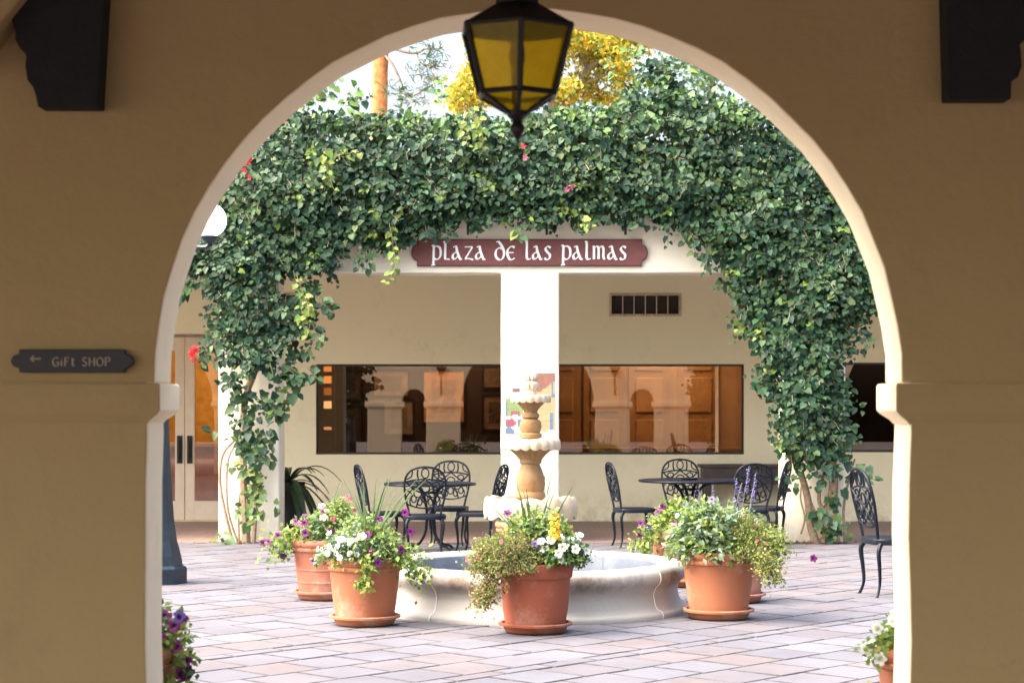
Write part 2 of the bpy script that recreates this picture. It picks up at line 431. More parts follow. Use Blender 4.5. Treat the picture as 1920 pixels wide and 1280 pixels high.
# glyphs on a unit x-height; baseline 0
G = {
 'p': (.86, [[(.02,1.02),(.2,1.0),(.2,.4),(.18,-.42)], [(.0,-.42),(.34,-.36)], [(.2,.86),(.45,1.0),(.74,.82),(.76,.3),(.5,.02),(.2,.12)]]),
 'l': (.5, [[(.0,1.32),(.16,1.26),(.16,.6),(.16,.2),(.28,.03),(.5,.08)]]),
 'L': (.62, [[(.0,1.30),(.17,1.26),(.17,.6),(.16,.1)], [(.08,.04),(.3,.05),(.56,.02)]]),
 'a': (.86, [[(.1,.9),(.32,.98),(.42,.6),(.66,.05),(.82,.06)], [(.42,.6),(.12,.42),(.05,.18),(.2,.04),(.42,.2),(.52,.36)]]),
 'z': (.82, [[(.06,.94),(.7,.94)], [(.7,.94),(.1,.06)], [(.06,.05),(.4,.08),(.76,.0)]]),
 'd': (.86, [[(.12,1.28),(.3,1.32),(.6,.95),(.76,.5),(.62,.08),(.35,0),(.08,.25),(.1,.65),(.35,.86),(.62,.78)]]),
 'e': (.74, [[(.64,.88),(.4,.98),(.1,.75),(.06,.35),(.3,.0),(.66,.12)], [(.08,.52),(.56,.52)]]),
 's': (.62, [[(.52,.86),(.3,.98),(.1,.8),(.26,.55),(.46,.35),(.4,.08),(.2,.0),(.02,.12)]]),
 'm': (1.15, [[(.02,.95),(.14,.9),(.14,.04)], [(.14,.8),(.36,.98),(.52,.8),(.52,.04)], [(.52,.8),(.76,.98),(.92,.8),(.92,.2),(1.05,.04)]]),
 ' ': (.5, []),
}
def text_strokes(txt, gl, track=.1):
    out = []; x = 0
    for li, ch in enumerate(txt):
        wd, ss = gl[ch]
        for s in ss: out.append((li, [(x+a, b_) for a, b_ in s]))
        x += wd+track
    return out, x-track
# ------------------------------------------------------------------ gift shop sign on near wall
def plaque(x0, x1, z0, z1, e):
    h = z1-z0; zc = (z0+z1)/2; P = []
    # right end: step in then half round
    P += [(x0+e, z0), (x1-e, z0), (x1-e, z0+h*.16)]
    for i in range(9):
        a = -math.pi/2+math.pi*i/8; P.append((x1-e*.95+e*.95*math.cos(a), zc+h*.30*math.sin(a)))
    P += [(x1-e, z1-h*.16), (x1-e, z1), (x0+e, z1), (x0+e, z1-h*.16)]
    for i in range(9):
        a = math.pi/2+math.pi*i/8; P.append((x0+e*.95+e*.95*math.cos(a), zc+h*.30*math.sin(a)))
    P += [(x0+e, z0+h*.16)]
    return P
YS = YN-.03
a0 = at(20,698,YS); a1 = at(250,655,YS)
gs = empty('gift_shop_sign', ((a0.x+a1.x)/2, YS, (a0.z+a1.z)/2), 0, 'small dark plaque with an arrow reading gift shop on the tan wall', 'sign')
hw, hh = (a1.x-a0.x)/2, (a1.z-a0.z)/2
MB().prism_xz(plaque(-hw,hw,-hh,hh,.033), 0, .028).build('board', M['sign_black'], gs, bevel=.003)
H = {'G':(.8,[[(.7,.85),(.4,1),(.1,.75),(.08,.3),(.35,0),(.68,.1),(.7,.45)],[(.42,.45),(.76,.45)]]),
 'i':(.28,[[(.12,.62),(.12,0)],[(.1,.86),(.2,.86)]]), 'F':(.62,[[(.1,1),(.1,0)],[(.05,.97),(.6,.97)],[(.1,.55),(.48,.55)]]),
 't':(.5,[[(.22,.95),(.22,.1),(.45,.05)],[(.02,.7),(.46,.7)]]), ' ':(.5,[]),
 'S':(.62,[[(.56,.85),(.3,1),(.08,.78),(.3,.52),(.54,.3),(.34,0),(.04,.14)]]),
 'H':(.76,[[(.1,1),(.1,0)],[(.66,1),(.66,0)],[(.1,.5),(.66,.5)]]),
 'O':(.8,[[(.4,1),(.08,.75),(.08,.25),(.4,0),(.72,.25),(.72,.75),(.4,1)]]),
 'P':(.66,[[(.1,1),(.1,0)],[(.1,.97),(.45,.97),(.6,.75),(.42,.5),(.1,.5)]]),
 '<':(1.1,[[(.0,.5),(1.0,.5)],[(.35,.78),(.0,.5)],[(.0,.5),(.35,.22)]])}
st, wd = text_strokes('GiFt SHOP', H, .16); sc = .232/wd
pen(st, (-.078, -.02), sc, -.001, M['letter_tan'], gs, wmax=.2, wmin=.12)
st, wd = text_strokes('<', H); pen(st, (-.165,-.012), .042, -.001, M['letter_tan'], gs, 'arrow', wmax=.16, wmin=.14)

# ------------------------------------------------------------------ hanging lantern
YL = 6.6; sL = F/YL
lan = empty('hanging_lantern', (at(970,0,YL).x, YL, 0), R(4), 'dark iron six sided lantern with amber glass hanging in the arch', 'lantern')
zz = lambda py: 1.55-(py-760)/sL
z_rt, z_rb, z_bb, z_c = zz(12), zz(55), zz(178), zz(214)
Rt, Rb = .205, .142
hexp = lambda r, z, k: Vector((r*math.sin(k*math.pi/3), -r*math.cos(k*math.pi/3), z))
amb = N('amber_glass'); amb.t.nodes.remove(amb.b)
t1 = amb.n('ShaderNodeBsdfTranslucent'); g1 = amb.n('ShaderNodeBsdfGlossy'); g1.inputs['Roughness'].default_value = .3; g1.inputs[0].default_value = (.5,.45,.3,1)
rf = amb.n('ShaderNodeBsdfRefraction'); rf.inputs['Roughness'].default_value = .55; rf.inputs['IOR'].default_value = 1.02; rf.inputs[0].default_value = (.97,.86,.12,1)
amb.l(amb.ramp(amb.noise(38, 4), [(.3,(.5,.46,.03)),(.7,(.8,.76,.07))]), t1.inputs[0])
x1 = amb.n('ShaderNodeMixShader'); x1.inputs[0].default_value = .72; amb.l(t1.outputs[0], x1.inputs[1]); amb.l(rf.outputs[0], x1.inputs[2])
x2 = amb.n('ShaderNodeMixShader'); x2.inputs[0].default_value = .05; amb.l(x1.outputs[0], x2.inputs[1]); amb.l(g1.outputs[0], x2.inputs[2])
amb.l(x2.outputs[0], amb.out.inputs[0])
for k in range(6):
    P = [hexp(Rb*.97, z_bb, k), hexp(Rb*.97, z_bb, k+1), hexp(Rt*.97, z_rb, k+1), hexp(Rt*.97, z_rb, k)]
    cc = sum(P, Vector())/4; nrm = Vector((cc.x, cc.y, 0)).normalized()*.004
    MB().add([p for p in P]+[p-nrm for p in P], [(0,1,2,3),(7,6,5,4),(0,4,5,1),(1,5,6,2),(2,6,7,3),(3,7,4,0)]).build('glass_pane', amb.m, lan)
    P = [hexp(Rb*.95, z_bb-.004, k), hexp(Rb*.95, z_bb-.004, k+1), hexp(.03, z_c, k+1), hexp(.03, z_c, k)]
    MB().add([p for p in P]+[p+Vector((0,0,.004)) for p in P], [(0,1,2,3),(7,6,5,4),(0,4,5,1),(1,5,6,2),(2,6,7,3),(3,7,4,0)]).build('lower_pane', amb.m, lan)
m = MB()
for k in range(6):
    m.tube([hexp(Rt,z_rb,k), hexp(Rb,z_bb,k)], .0105, 6); m.tube([hexp(Rt,z_rb,k), hexp(Rt,z_rb,k+1)], .010, 6)
    m.tube([hexp(Rb,z_bb,k), hexp(Rb,z_bb,k+1)], .010, 6); m.tube([hexp(Rb,z_bb,k), hexp(.028,z_c,k)], .008, 6)
m.build('frame', M['iron_black'], lan)
m = MB(); V = [hexp(Rt+.006, z_rb+.004, k) for k in range(6)]+[hexp(.085, z_rt, k) for k in range(6)]
m.add(V, [(k,(k+1)%6,(k+1)%6+6,k+6) for k in range(6)]+[tuple(range(6,12))]); m.build('roof', M['iron_black'], lan)
m = MB()
m.lathe([(.06,z_rt),(.075,z_rt+.004),(.075,z_rt+.012),(.06,z_rt+.014)], 12)
for k in range(12): a = k*math.pi/6; m.tube([(.068*math.cos(a),.068*math.sin(a),z_rt+.01),(.068*math.cos(a),.068*math.sin(a),z_rt+.045)], .006, 5)
m.lathe([(.035,z_rt+.04),(.085,z_rt+.045),(.085,z_rt+.06),(.05,z_rt+.09),(.02,z_rt+.12),(.008,z_rt+.16)], 12)
m.lathe([(.04,z_rt),(.04,z_rt+.045)], 12)
m.build('crown', M['iron_black'], lan)
m = MB(); m.lathe([(.001,z_c+.02),(.036,z_c+.012),(.036,z_c-.006),(.022,z_c-.02),(.016,z_c-.028),(.026,z_c-.045),(.024,z_c-.06),(.012,z_c-.08),(.001,z_c-.09)], 14)
m.build('finial', M['iron_black'], lan, smooth=True)
m = MB(); z = z_rt+.15; k = 0
while z < CEIL: m.ring((0,0,z), .010 if k%2 else .003, .02, .0035, 5, 10); z += .03; k += 1
m.build('chain', M['iron_black'], lan)
m = MB(); m.lathe([(.02,z_bb),(.02,z_bb+.07),(.012,z_bb+.075),(.03,z_bb+.12),(.025,z_bb+.16),(.001,z_bb+.175)], 12)
m.build('bulb', plain('bulb_dark', (.25,.2,.12), .4), lan, smooth=True)

# wall sconces on the courtyard face (seen mirrored in the windows)
for i, x in enumerate((-1.95, 1.95)):
    s_ = empty('wall_sconce', (x, YF, 0), 0, 'torch shaped iron sconce on the courtyard side of the arch wall, %s of the arch' % ('left' if i == 0 else 'right'), 'sconce', 'sconces beside the arch')
    m = MB(); m.tube([(0,.1,1.78),(0,.1,2.2)], .022, 8); m.tube([(0,.0,2.0),(0,.1,2.0)], .012, 6); m.build('stem', M['iron_black'], s_)
    m = MB(); m.lathe([(.02,2.2),(.05,2.25),(.09,2.36),(.13,2.42),(.12,2.42),(.001,2.3)], 12, (0,.1,0)); m.build('cup', M['iron_black'], s_, smooth=True)

# ------------------------------------------------------------------ arcade building at the back
YP, YW = 21.62, 25.53
ab = empty('arcade_building', (0, YP, 0), 0, 'cream plaster arcade building with square piers at the back of the courtyard', 'building')
pc = [-9.6,-6.35,-3.145,.022,3.23,6.4,9.6]; pw = [.34]*7; pw[2] = .343; pw[3] = .327; pw[4] = .347
out = []
BZ = 3.04
for i, (c, h) in enumerate(zip(pc, pw)):
    n = 10
    l = [(c-h+wob(c+z*.4, .006), BZ-(BZ)*z/n) for z in range(n+1)]; r = [(c+h+wob(c+z*.4+9, .006), BZ*z/n) for z in range(n+1)]
    out += l+r
    if i < 6:
        n2 = 8; x0 = c+h; x1 = pc[i+1]-pw[i+1]
        out += [(x0+(x1-x0)*k/n2, BZ+wob(x0+k*.3, .008)) for k in range(1, n2)]
out += [(12,BZ),(12,4.3),(-12,4.3),(-12,BZ)]
MB().prism_xz(out, 0, .5).build('colonnade', M['facade'], ab, smooth=True, bevel=.02, seg=3)
MB().box(-12,12,.5,YW-YP+.3,3.42,3.6).build('ceiling', M['facade'], ab)
# back wall with openings
def rectwall(xs, z0, z1, holes, y0, y1, mat, name, parent):
    m = MB(); cuts = sorted(set([xs[0], xs[1]]+[h[0] for h in holes]+[h[1] for h in holes]))
    for a, b_ in zip(cuts[:-1], cuts[1:]):
        hs = [h for h in holes if h[0] <= a+1e-6 and h[1] >= b_-1e-6]
        if not hs: m.box(a,b_,y0,y1,z0,z1)
        else:
            zc = z0
            for h in sorted(hs, key=lambda h: h[2]):
                if h[2] > zc+1e-6: m.box(a,b_,y0,y1,zc,h[2])
                zc = h[3]
            if z1 > zc+1e-6: m.box(a,b_,y0,y1,zc,z1)
    bm = bmesh.new(); me = m.mesh(name, mat); bm.from_mesh(me)
    bmesh.ops.remove_doubles(bm, verts=bm.verts, dist=1e-5)
    # drop interior duplicate faces
    seen = {}
    for f in bm.faces: seen.setdefault(tuple(sorted(v.index for v in f.verts)), []).append(f)
    bm.verts.index_update(); seen = {}
    for f in bm.faces: seen.setdefault(tuple(sorted(v.index for v in f.verts)), []).append(f)
    dele = [f for fs in seen.values() if len(fs) > 1 for f in fs]
    bmesh.ops.delete(bm, geom=dele, context='FACES'); bm.to_mesh(me); bm.free()
    return link(name, me, parent)
WZ0, WZ1 = .90, 2.10
WIN = [(-2.82,-.10,WZ0,WZ1), (.16,2.875,WZ0,WZ1), (4.17,6.0,.93,2.12)]
DR = (-5.50,-3.64,.02,2.50)
vent1 = (1.09,2.03,2.75,3.03); vent2 = (-3.38,-3.0,2.78,3.03)
VN = [(1.11,2.01,2.765,3.015), (-3.36,-2.95,2.80,3.02)]
rectwall((-12,12), 0, 3.418, WIN+[DR]+VN, YW-YP, YW-YP+.18, M['facade_yellow'], 'back_wall', ab)
fm = plain('dark_bronze_frame', (.025,.016,.012), .5)
for i, (x0,x1,z0,z1) in enumerate(WIN):
    fr = MB(); t = .028; y0 = YW-YP+.05
    fr.box(x0,x1,y0,y0+.06,z0,z0+t).box(x0,x1,y0,y0+.06,z1-t,z1).box(x0,x0+t,y0,y0+.06,z0+t,z1-t).box(x1-t,x1,y0,y0+.06,z0+t,z1-t)
    wf = fr.build('window', fm, ab)
    MB().box(x0+t,x1-t,y0+.025,y0+.031,z0+t,z1-t).build('pane', M['pane'], wf)
vm = plain('vent_frame', (.50,.43,.30), .6); vd = plain('vent_dark', (.04,.03,.025), .8); vb = plain('vent_bar', (.55,.5,.42), .5)
for i, (x0,x1,z0,z1) in enumerate(VN):
    y0 = YW-YP-.02; t = .03
    fr = MB().box(x0-t,x1+t,y0,y0+.03,z0-t,z0).box(x0-t,x1+t,y0,y0+.03,z1,z1+t).box(x0-t,x0,y0,y0+.03,z0,z1).box(x1,x1+t,y0,y0+.03,z0,z1)
    g = fr.build('vent', vm, ab); MB().box(x0,x1,y0+.12,y0+.13,z0,z1).build('backing', vd, g)
    nb = max(2, round((x1-x0)/.15))
    for k in range(1, nb): x = x0+(x1-x0)*k/nb; MB().box(x-.006,x+.006,y0+.01,y0+.03,z0,z1).build('bar', vb, g)
# doors
for i, (x0, x1) in enumerate(((-5.47,-4.575),(-4.565,-3.67))):
    y0 = YW-YP+.04; s = .125
    m = MB().box(x0,x0+s,y0,y0+.05,.03,2.46).box(x1-s,x1,y0,y0+.05,.03,2.46).box(x0+s,x1-s,y0,y0+.05,2.28,2.46).box(x0+s,x1-s,y0,y0+.05,.03,.28)
    d = m.build('door', M['door'], ab, bevel=.004)
    MB().box(x0+s,x1-s,y0+.022,y0+.028,.28,2.28).build('pane', M['door_pane'], d)
    hx = x1-.062 if i == 0 else x0+.062
    h = MB().box(hx-.036,hx+.036,y0-.014,y0-.002,.78,1.15).tube([(hx,y0-.002,.84),(hx,y0-.05,.86),(hx,y0-.05,1.07),(hx,y0-.002,1.09)], .011, 6).build('handle', M['handle'], d, bevel=.004)
m = MB().box(-5.5,-3.64,YW-YP+.03,YW-YP+.1,2.463,2.498).box(-5.498,-5.472,YW-YP+.03,YW-YP+.1,.02,2.463).box(-3.668,-3.642,YW-YP+.03,YW-YP+.1,.02,2.463)
m.build('door_frame', plain('door_frame_paint', (.28,.22,.15), .5), ab)
# mural on central pier
pa = at(948,812,YP); pb = at(1041,699,YP)
mu = empty('tile_mural', ((pa.x+pb.x)/2, YP-.002, pa.z), 0, 'painted tile picture of a sunlit house and garden on the centre pier behind the fountain', 'mural')
mw = pb.x-pa.x; mh = pb.z-pa.z
def pm(n, c): return plain('mural_'+n, tuple(x*.55 for x in c), .5, var=.08, scale=15)
mc = [pm('sky',(.66,.74,.82)), pm('roof',(.45,.2,.14)), pm('wall',(.66,.52,.26)), pm('leaf',(.36,.5,.18)), pm('blue',(.2,.3,.45)), pm('red',(.5,.14,.17)), pm('pale',(.78,.78,.72)), pm('brown',(.3,.2,.12))]
nx, nz_ = 4, 5
def inpoly(x, z, P):
    c = False; n = len(P)
    for i in range(n):
        x1,z1 = P[i]; x2,z2 = P[i-1]
        if (z1 > z) != (z2 > z) and x < (x2-x1)*(z-z1)/(z2-z1)+x1: c = not c
    return c
shapes = [([(.55,.98),(1,1),(1,.86),(.5,.6)],1), ([(.5,.6),(1,.86),(1,.05),(.52,.03)],2), ([(.9,.35),(.97,.35),(.97,.05),(.9,.05)],4), ([(.92,.82),(.98,.84),(.98,.6),(.92,.58)],4),
          ([(0,.55),(.25,.66),(.4,.5),(.35,.3),(0,.3)],3), ([(0,.3),(.35,.3),(.4,.1),(.3,.0),(0,0)],6), ([(0,.22),(.16,.25),(.22,.14),(.1,.1),(0,.12)],5), ([(0,.1),(.1,.1),(.2,.0),(0,0)],4), ([(.1,.36),(.28,.38),(.3,.31),(.12,.29)],5), ([(.12,.72),(.3,.76),(.28,.68),(.14,.66)],7), ([(.22,.24),(.3,.24),(.36,.05),(.3,.05)],4), ([(0,.5),(.03,.52),(.03,.3),(0,.3)],4)]
res = 7
for i in range(nx):
    for j in range(nz_):
        m = MB(); x0 = -mw/2+mw*i/nx; z0 = mh*j/nz_; tw = mw/nx-.002; th_ = mh/nz_-.002
        m.cur = 6; m.box(x0,x0+tw,-.009,0,z0,z0+th_)
        for a in range(res):
            for c in range(res):
                u = (i+(a+.5)/res)/nx; v_ = (j+(c+.5)/res)/nz_
                uu = u+.02*noise.noise(Vector((u*9,v_*9,0))); vv = v_+.02*noise.noise(Vector((u*9,v_*9,5)))
                k = 0 if v_ > .45 else 6
                for P_, kk in shapes:
                    if inpoly(uu, vv, P_): k = kk
                m.cur = k; xa = x0+tw*a/res; za = z0+th_*c/res
                m.add([(xa,-.0095,za),(xa+tw/res,-.0095,za),(xa+tw/res,-.0095,za+th_/res),(xa,-.0095,za+th_/res)], [(0,1,2,3)])
        m.build('tile', mc, mu, fix=False)

# rooms behind the windows
dkw = plain('gallery_wall', (.06,.04,.032), .8, var=.15); dkf = plain('room_floor', (.10,.05,.03), .6)
wood = plain('warm_wood', (.42,.27,.14), .5, var=.2, scale=5); wood2 = plain('panel_wood', (.36,.22,.11), .5, var=.2, scale=5)
YR = YW+.18
tag(MB().box(-12,12,YR,YR+4.2,-.05,.0).build('room_floor', dkf), kind='structure')
tag(MB().box(-12,12,YR,YR+4.2,2.9,2.95).build('room_ceiling', plain('room_ceiling_paint',(.5,.4,.28),.8)), kind='structure')
tag(MB().box(-3.2,.0,YR+1.4,YR+1.5,0,2.9).build('gallery_wall', dkw), kind='structure')
tag(MB().box(-12,-3.2,YR+3.2,YR+3.3,0,2.9).build('lobby_wall', plain('amber_wall',(.55,.36,.13),.7)), kind='structure')
tag(MB().box(.0,4.0,YR+2.0,YR+2.1,0,2.9).build('panelled_room_wall', wood), kind='structure')
tag(MB().box(4.0,12,YR+.8,YR+.9,0,2.9).build('store_wall', plain('store_dark',(.10,.04,.03),.7)), kind='structure')
for x, y1 in ((-3.24,3.2),(.0,2.0),(3.9,2.0)): tag(MB().box(x,x+.06,YR,YR+y1,0,2.9).build('partition', dkw if x < 1 else wood2), kind='structure')
# panel mouldings on the warm wall
for x0,x1,z0,z1,nm in ((.15,.75,.3,2.6,'wardrobe door'),(.8,1.4,.3,2.6,''),(1.45,2.05,.3,2.6,''),(2.15,2.75,.3,2.6,''),(3.0,3.6,.3,2.6,'')):
    r_ = empty('panelled_door', ((x0+x1)/2,YR+2.0,0), 0, 'tall panelled wooden door inside behind the right window, %s' % {.15:'nearest the centre pier',.8:'second from the pier',1.45:'third from the pier',2.15:'fourth from the pier',3.0:'farthest from the pier'}[x0], 'door', 'panelled doors in the warm lit room')
    hwx = (x1-x0)/2
    MB().box(-hwx,hwx,-.05,-.002,z0,z1).build('leaf', wood2, r_, bevel=.004)
    for za, zb in ((.45,1.35),(1.45,1.95),(2.05,2.5)): MB().box(-hwx+.1,hwx-.1,-.075,-.052,za,zb).build('panel', wood, r_, bevel=.012)
for x0, x1 in ((.3,3.5),):
    r_ = empty('side_counter', (1.9,YR+.5,0), 0, 'low reddish wooden counter standing inside the warm lit room under the right window', 'counter')
    MB().box(-1.6,1.6,0,.45,.93,.97).build('top', wood2, r_)
    for k in range(5): MB().box(-1.6+.65*k+.01,-1.6+.65*k+.6,.0,.4,.1,.929).build('panel', plain('red_wood',(.16,.04,.03),.5), r_, bevel=.005)
# framed pictures
pics = [(-2.45,1.28,.5,.5,(.1,.08,.07),(.03,.03,.03),'brown print in a dark frame low at the left of the dark window'),
        (-2.45,1.84,.5,.36,(.12,.09,.08),(.03,.03,.03),'dark print in a dark frame high at the left of the dark window'),
        (-1.82,1.86,.48,.34,(.42,.34,.26),(.20,.14,.1),'pale print in a light wood frame high behind the left window'),
        (-1.72,1.38,.4,.46,(.4,.36,.32),(.22,.18,.14),'pale print in a light frame under the high one behind the left window'),
        (-1.12,1.68,.56,.72,(.75,.45,.22),(.55,.35,.25),'large lit picture with orange mount behind the left window'),
        (-.42,1.45,.36,.46,(.30,.22,.16),(.03,.03,.03),'portrait print of a dark figure in a black frame beside the centre pier'),
        (-.42,1.95,.36,.28,(.28,.2,.14),(.2,.16,.1),'small landscape print above the portrait beside the centre pier')]
for x,z,w_,h_,mt,pt,lb in pics:
    x *= 1.06
    p = empty('framed_picture', (x,YR+1.398,z), 0, lb, 'picture', 'framed pictures behind the left window')
    t = .03
    MB().box(-w_/2-t,w_/2+t,-.03,0,-h_/2-t,-h_/2).box(-w_/2-t,w_/2+t,-.03,0,h_/2,h_/2+t).box(-w_/2-t,-w_/2,-.03,0,-h_/2,h_/2).box(w_/2,w_/2+t,-.03,0,-h_/2,h_/2).build('frame', plain('dark_picture_frame',(.03,.018,.015),.4), p)
    MB().box(-w_/2,w_/2,-.012,-.001,-h_/2,h_/2).build('mount', plain('picture_mount',mt,.6), p)
    m = N('print'); m.setc(m.ramp(m.noise(9,3), [(.35,pt),(.5,tuple(x_*.6 for x_ in mt)),(.65,tuple(min(1,x_*1.5) for x_ in pt))]))
    MB().box(-w_*.3,w_*.3,-.016,-.0125,-h_*.32,h_*.32).build('print', m.m, p)
# lit display niches left edge of dark window
ds = empty('display_shelf', (-2.72,YR+.35,0), 0, 'narrow shelf tower with small glowing orange niches at the left edge of the dark window', 'shelf')
MB().box(-.085,.085,.02,.2,0.9,2.2).build('carcass', dkw, ds)
for k, (z, c, s_) in enumerate(((2.06,(1,.42,.12),.42),(1.90,(1,.45,.14),.5),(1.74,(.8,.28,.02),.2),(1.56,(1,.72,.42),.6),(1.27,(1,.6,.35),.35))):
    MB().box(-.052,.052,.0,.018,z-.05,z+(.05 if k < 4 else -.01)).build('niche', emis('lit_niche_%d' % k, c, s_), ds, bevel=.004)
# room lamps (lit rooms)
for (x,y,e,c,lb) in ((1.9,YR+1.1,20,(1,.74,.48),'warm_room_lamp'),(-4.6,YR+1.6,18,(1,.65,.3),'lobby_lamp'),(-1.2,YR+.7,10,(1,.74,.55),'gallery_lamp')):
    L = bpy.data.lights.new(lb, 'AREA'); L.energy = e; L.size = 1.2; L.color = c
    lo = bpy.data.objects.new(lb, L); COL.objects.link(lo); lo.location = (x,y,2.85)
cnt = empty('lobby_counter', (-4.4,YR+2.2,0), 0, 'red brown lobby counter seen through the glass doors', 'counter')
MB().box(-1.3,1.3,0,.6,0,.95).build('front', plain('red_counter',(.28,.07,.035),.5), cnt); MB().box(-1.35,1.35,-.04,.64,.952,1.0).build('top', wood2, cnt)

# maroon sign
YSg = YP-.05
s0 = at(771,499,YSg); s1 = at(1215,448,YSg)
sg = empty('plaza_sign', ((s0.x+s1.x)/2, YSg, (s0.z+s1.z)/2), 0, 'long maroon signboard with white lettering above the centre pier', 'sign')
hw, hh = (s1.x-s0.x)/2, (s1.z-s0.z)/2
MB().prism_xz(plaque(-hw,hw,-hh,hh,.065), .001, .045).build('board', M['sign_edge'], sg, bevel=.004)
MB().prism_xz(plaque(-hw+.012,hw-.012,-hh+.012,hh-.012,.06), -.004, .0).build('face', M['sign_red'], sg)
st, wd = text_strokes('pLaza de las palmas', G, .12); sc = 2.20/wd
o = pen(st, (-hw+.225, -.072), sc, -.006, M['letter_white'], sg, wmax=.205, wmin=.08)
o.scale = (1,1,1.12)

# iron railing behind the vine
rl = empty('iron_railing', (0,YP-.12,0), 0, 'black wrought iron railing with rings above the beam, buried in the vine', 'railing')
m = MB()
for z in (3.72, 4.5): m.box(-4.3,4.6,-.012,.012,z-.012,z+.012)
m.build('rail', M['iron_black'], rl)
bar = MB().box(-.008,.008,-.008,.008,3.73,4.48).mesh('bar', M['iron_black']); post = MB().box(-.014,.014,-.014,.014,3.46,4.6).mesh('post', M['iron_black'])
x = -4.2; k = 0
while x < 4.5:
    link('post' if k % 6 == 0 else 'bar', post if k % 6 == 0 else bar, rl, (x,0,0)); x += .147; k += 1
for x in (.60, -.9): link('ring', MB().ring((0,0,0), .12, .1, .008).mesh('ring', M['iron_black']), rl, (x,-.02,3.58))
#MARK1
# ------------------------------------------------------------------ leaves
HEART = (np.array([(0,0,0),(0,.5,-.05),(0,1,-.16),(-.34,-.08,.03),(-.46,.36,.05),(.34,-.08,.03),(.46,.36,.05),(-.2,.8,-.04),(.2,.8,-.04)]), [(0,1,4,3),(0,5,6,1),(1,2,7,4),(1,6,8,2)])
OVAL = (np.array([(0,0,0),(0,.5,-.04),(0,1,-.12),(-.5,.45,.06),(.5,.45,.06)]), [(0,1,3),(0,4,1),(1,2,3),(1,4,2)])
class Leaves:
    def __init__(s, tmpl=HEART): s.t = tmpl; s.p = []; s.f = []; s.n = []; s.s = []; s.w = []; s.c = []
    def add(s, p, f, n, size, wd, c):
        s.p.append(tuple(p)); s.f.append(tuple(f)); s.n.append(tuple(n)); s.s.append(size); s.w.append(wd); s.c.append(tuple(c)[:3])
    def arrays(s):
        p = np.array(s.p); f = np.array(s.f, float); n = np.array(s.n, float)
        f /= np.linalg.norm(f, axis=1, keepdims=True)+1e-9
        r = np.cross(f, n); r /= np.linalg.norm(r, axis=1, keepdims=True)+1e-9; u = np.cross(r, f)
        return p, r, f, u
    def mesh(s, name, mat, idx=None):
        p, r, f, u = s.arrays(); sz = np.array(s.s)[:,None,None]; wd = np.array(s.w)[:,None,None]; c = np.array(s.c)
        T = s.t[0]; K = len(T)
        if idx is not None: p, r, f, u, sz, wd, c = p[idx], r[idx], f[idx], u[idx], sz[idx], wd[idx], c[idx]
        V = p[:,None,:]+sz*(wd*T[None,:,0:1]*r[:,None,:]+T[None,:,1:2]*f[:,None,:]+T[None,:,2:3]*u[:,None,:])
        n = len(p); me = bpy.data.meshes.new(name)
        me.vertices.add(n*K); me.vertices.foreach_set('co', V.reshape(-1).astype(np.float32))
        lens = [len(q) for q in s.t[1]]; flat = np.array([i for q in s.t[1] for i in q])
        L = len(flat); me.loops.add(n*L); me.loops.foreach_set('vertex_index', (flat[None,:]+np.arange(n)[:,None]*K).reshape(-1).astype(np.int32))
        me.polygons.add(n*len(lens)); st = np.concatenate([[0], np.cumsum(lens)[:-1]])
        me.polygons.foreach_set('loop_start', (st[None,:]+np.arange(n)[:,None]*L).reshape(-1).astype(np.int32))
        me.update(calc_edges=True)
        a = me.color_attributes.new('tint', 'FLOAT_COLOR', 'POINT')
        cc = np.concatenate([np.repeat(c, K, 0), np.ones((n*K, 1))], 1); a.data.foreach_set('color', cc.reshape(-1).astype(np.float32))
        me.materials.append(mat); return me
    def build(s, name, mat, parent, stuff=True, idx=None):
        o = link(name, s.mesh(name, mat, idx), parent)
        if stuff: o['kind'] = 'stuff'
        return o
def rv(k=1.0): return Vector((rnd.gauss(0,k), rnd.gauss(0,k), rnd.gauss(0,k)))
def jit(c, k=.25):
    b_ = 1+rnd.uniform(-k, k); return (max(0,c[0]*b_*(1+rnd.uniform(-.15,.15))), c[1]*b_, max(0,c[2]*b_*(1+rnd.uniform(-.15,.15))))
GREENS = [(.020,.058,.027),(.025,.070,.028),(.014,.046,.025),(.038,.084,.028),(.060,.105,.028)]
LIME = (.14,.21,.03)

# ------------------------------------------------------------------ climbing vines
def poly_w(pts): return [((x-990)/168.0, 1.55-(y-760)/168.0) for x, y in pts]
TOPM = [(300,500),(300,440),(345,420),(400,360),(430,330),(475,275),(520,235),(560,220),(600,200),(640,212),(700,222),(760,212),(830,228),(870,218),(920,222),(1000,222),(1060,200),(1120,205),(1170,200),(1200,165),(1215,118),(1250,118),(1275,160),(1330,178),(1400,190),(1450,215),(1520,270),(1570,330),(1640,400),(1700,500),(1700,560),
        (1630,560),(1592,620),(1570,690),(1578,780),(1572,840),(1550,865),(1485,855),(1462,790),(1440,700),(1400,600),(1375,510),(1338,462),(1270,422),(1200,396),(1100,406),(1000,410),(940,398),(880,414),(800,412),(765,446),(700,458),(642,450),(610,520),(588,600),(560,665),(520,692),(470,695),(425,680),(400,640),(388,560),(360,500)]
TP = poly_w(TOPM)
zmin = min(p[1] for p in TP); zmax = max(p[1] for p in TP); xmin = min(p[0] for p in TP); xmax = max(p[0] for p in TP)
def edge_d(x, z):
    best = 9
    for i in range(len(TP)):
        x1,z1 = TP[i]; x2,z2 = TP[i-1]; dx, dz = x2-x1, z2-z1; L = dx*dx+dz*dz
        t = max(0, min(1, ((x-x1)*dx+(z-z1)*dz)/L)); d = math.hypot(x-x1-t*dx, z-z1-t*dz); best = min(best, d)
    return best
YV = YP-.16
vines = []
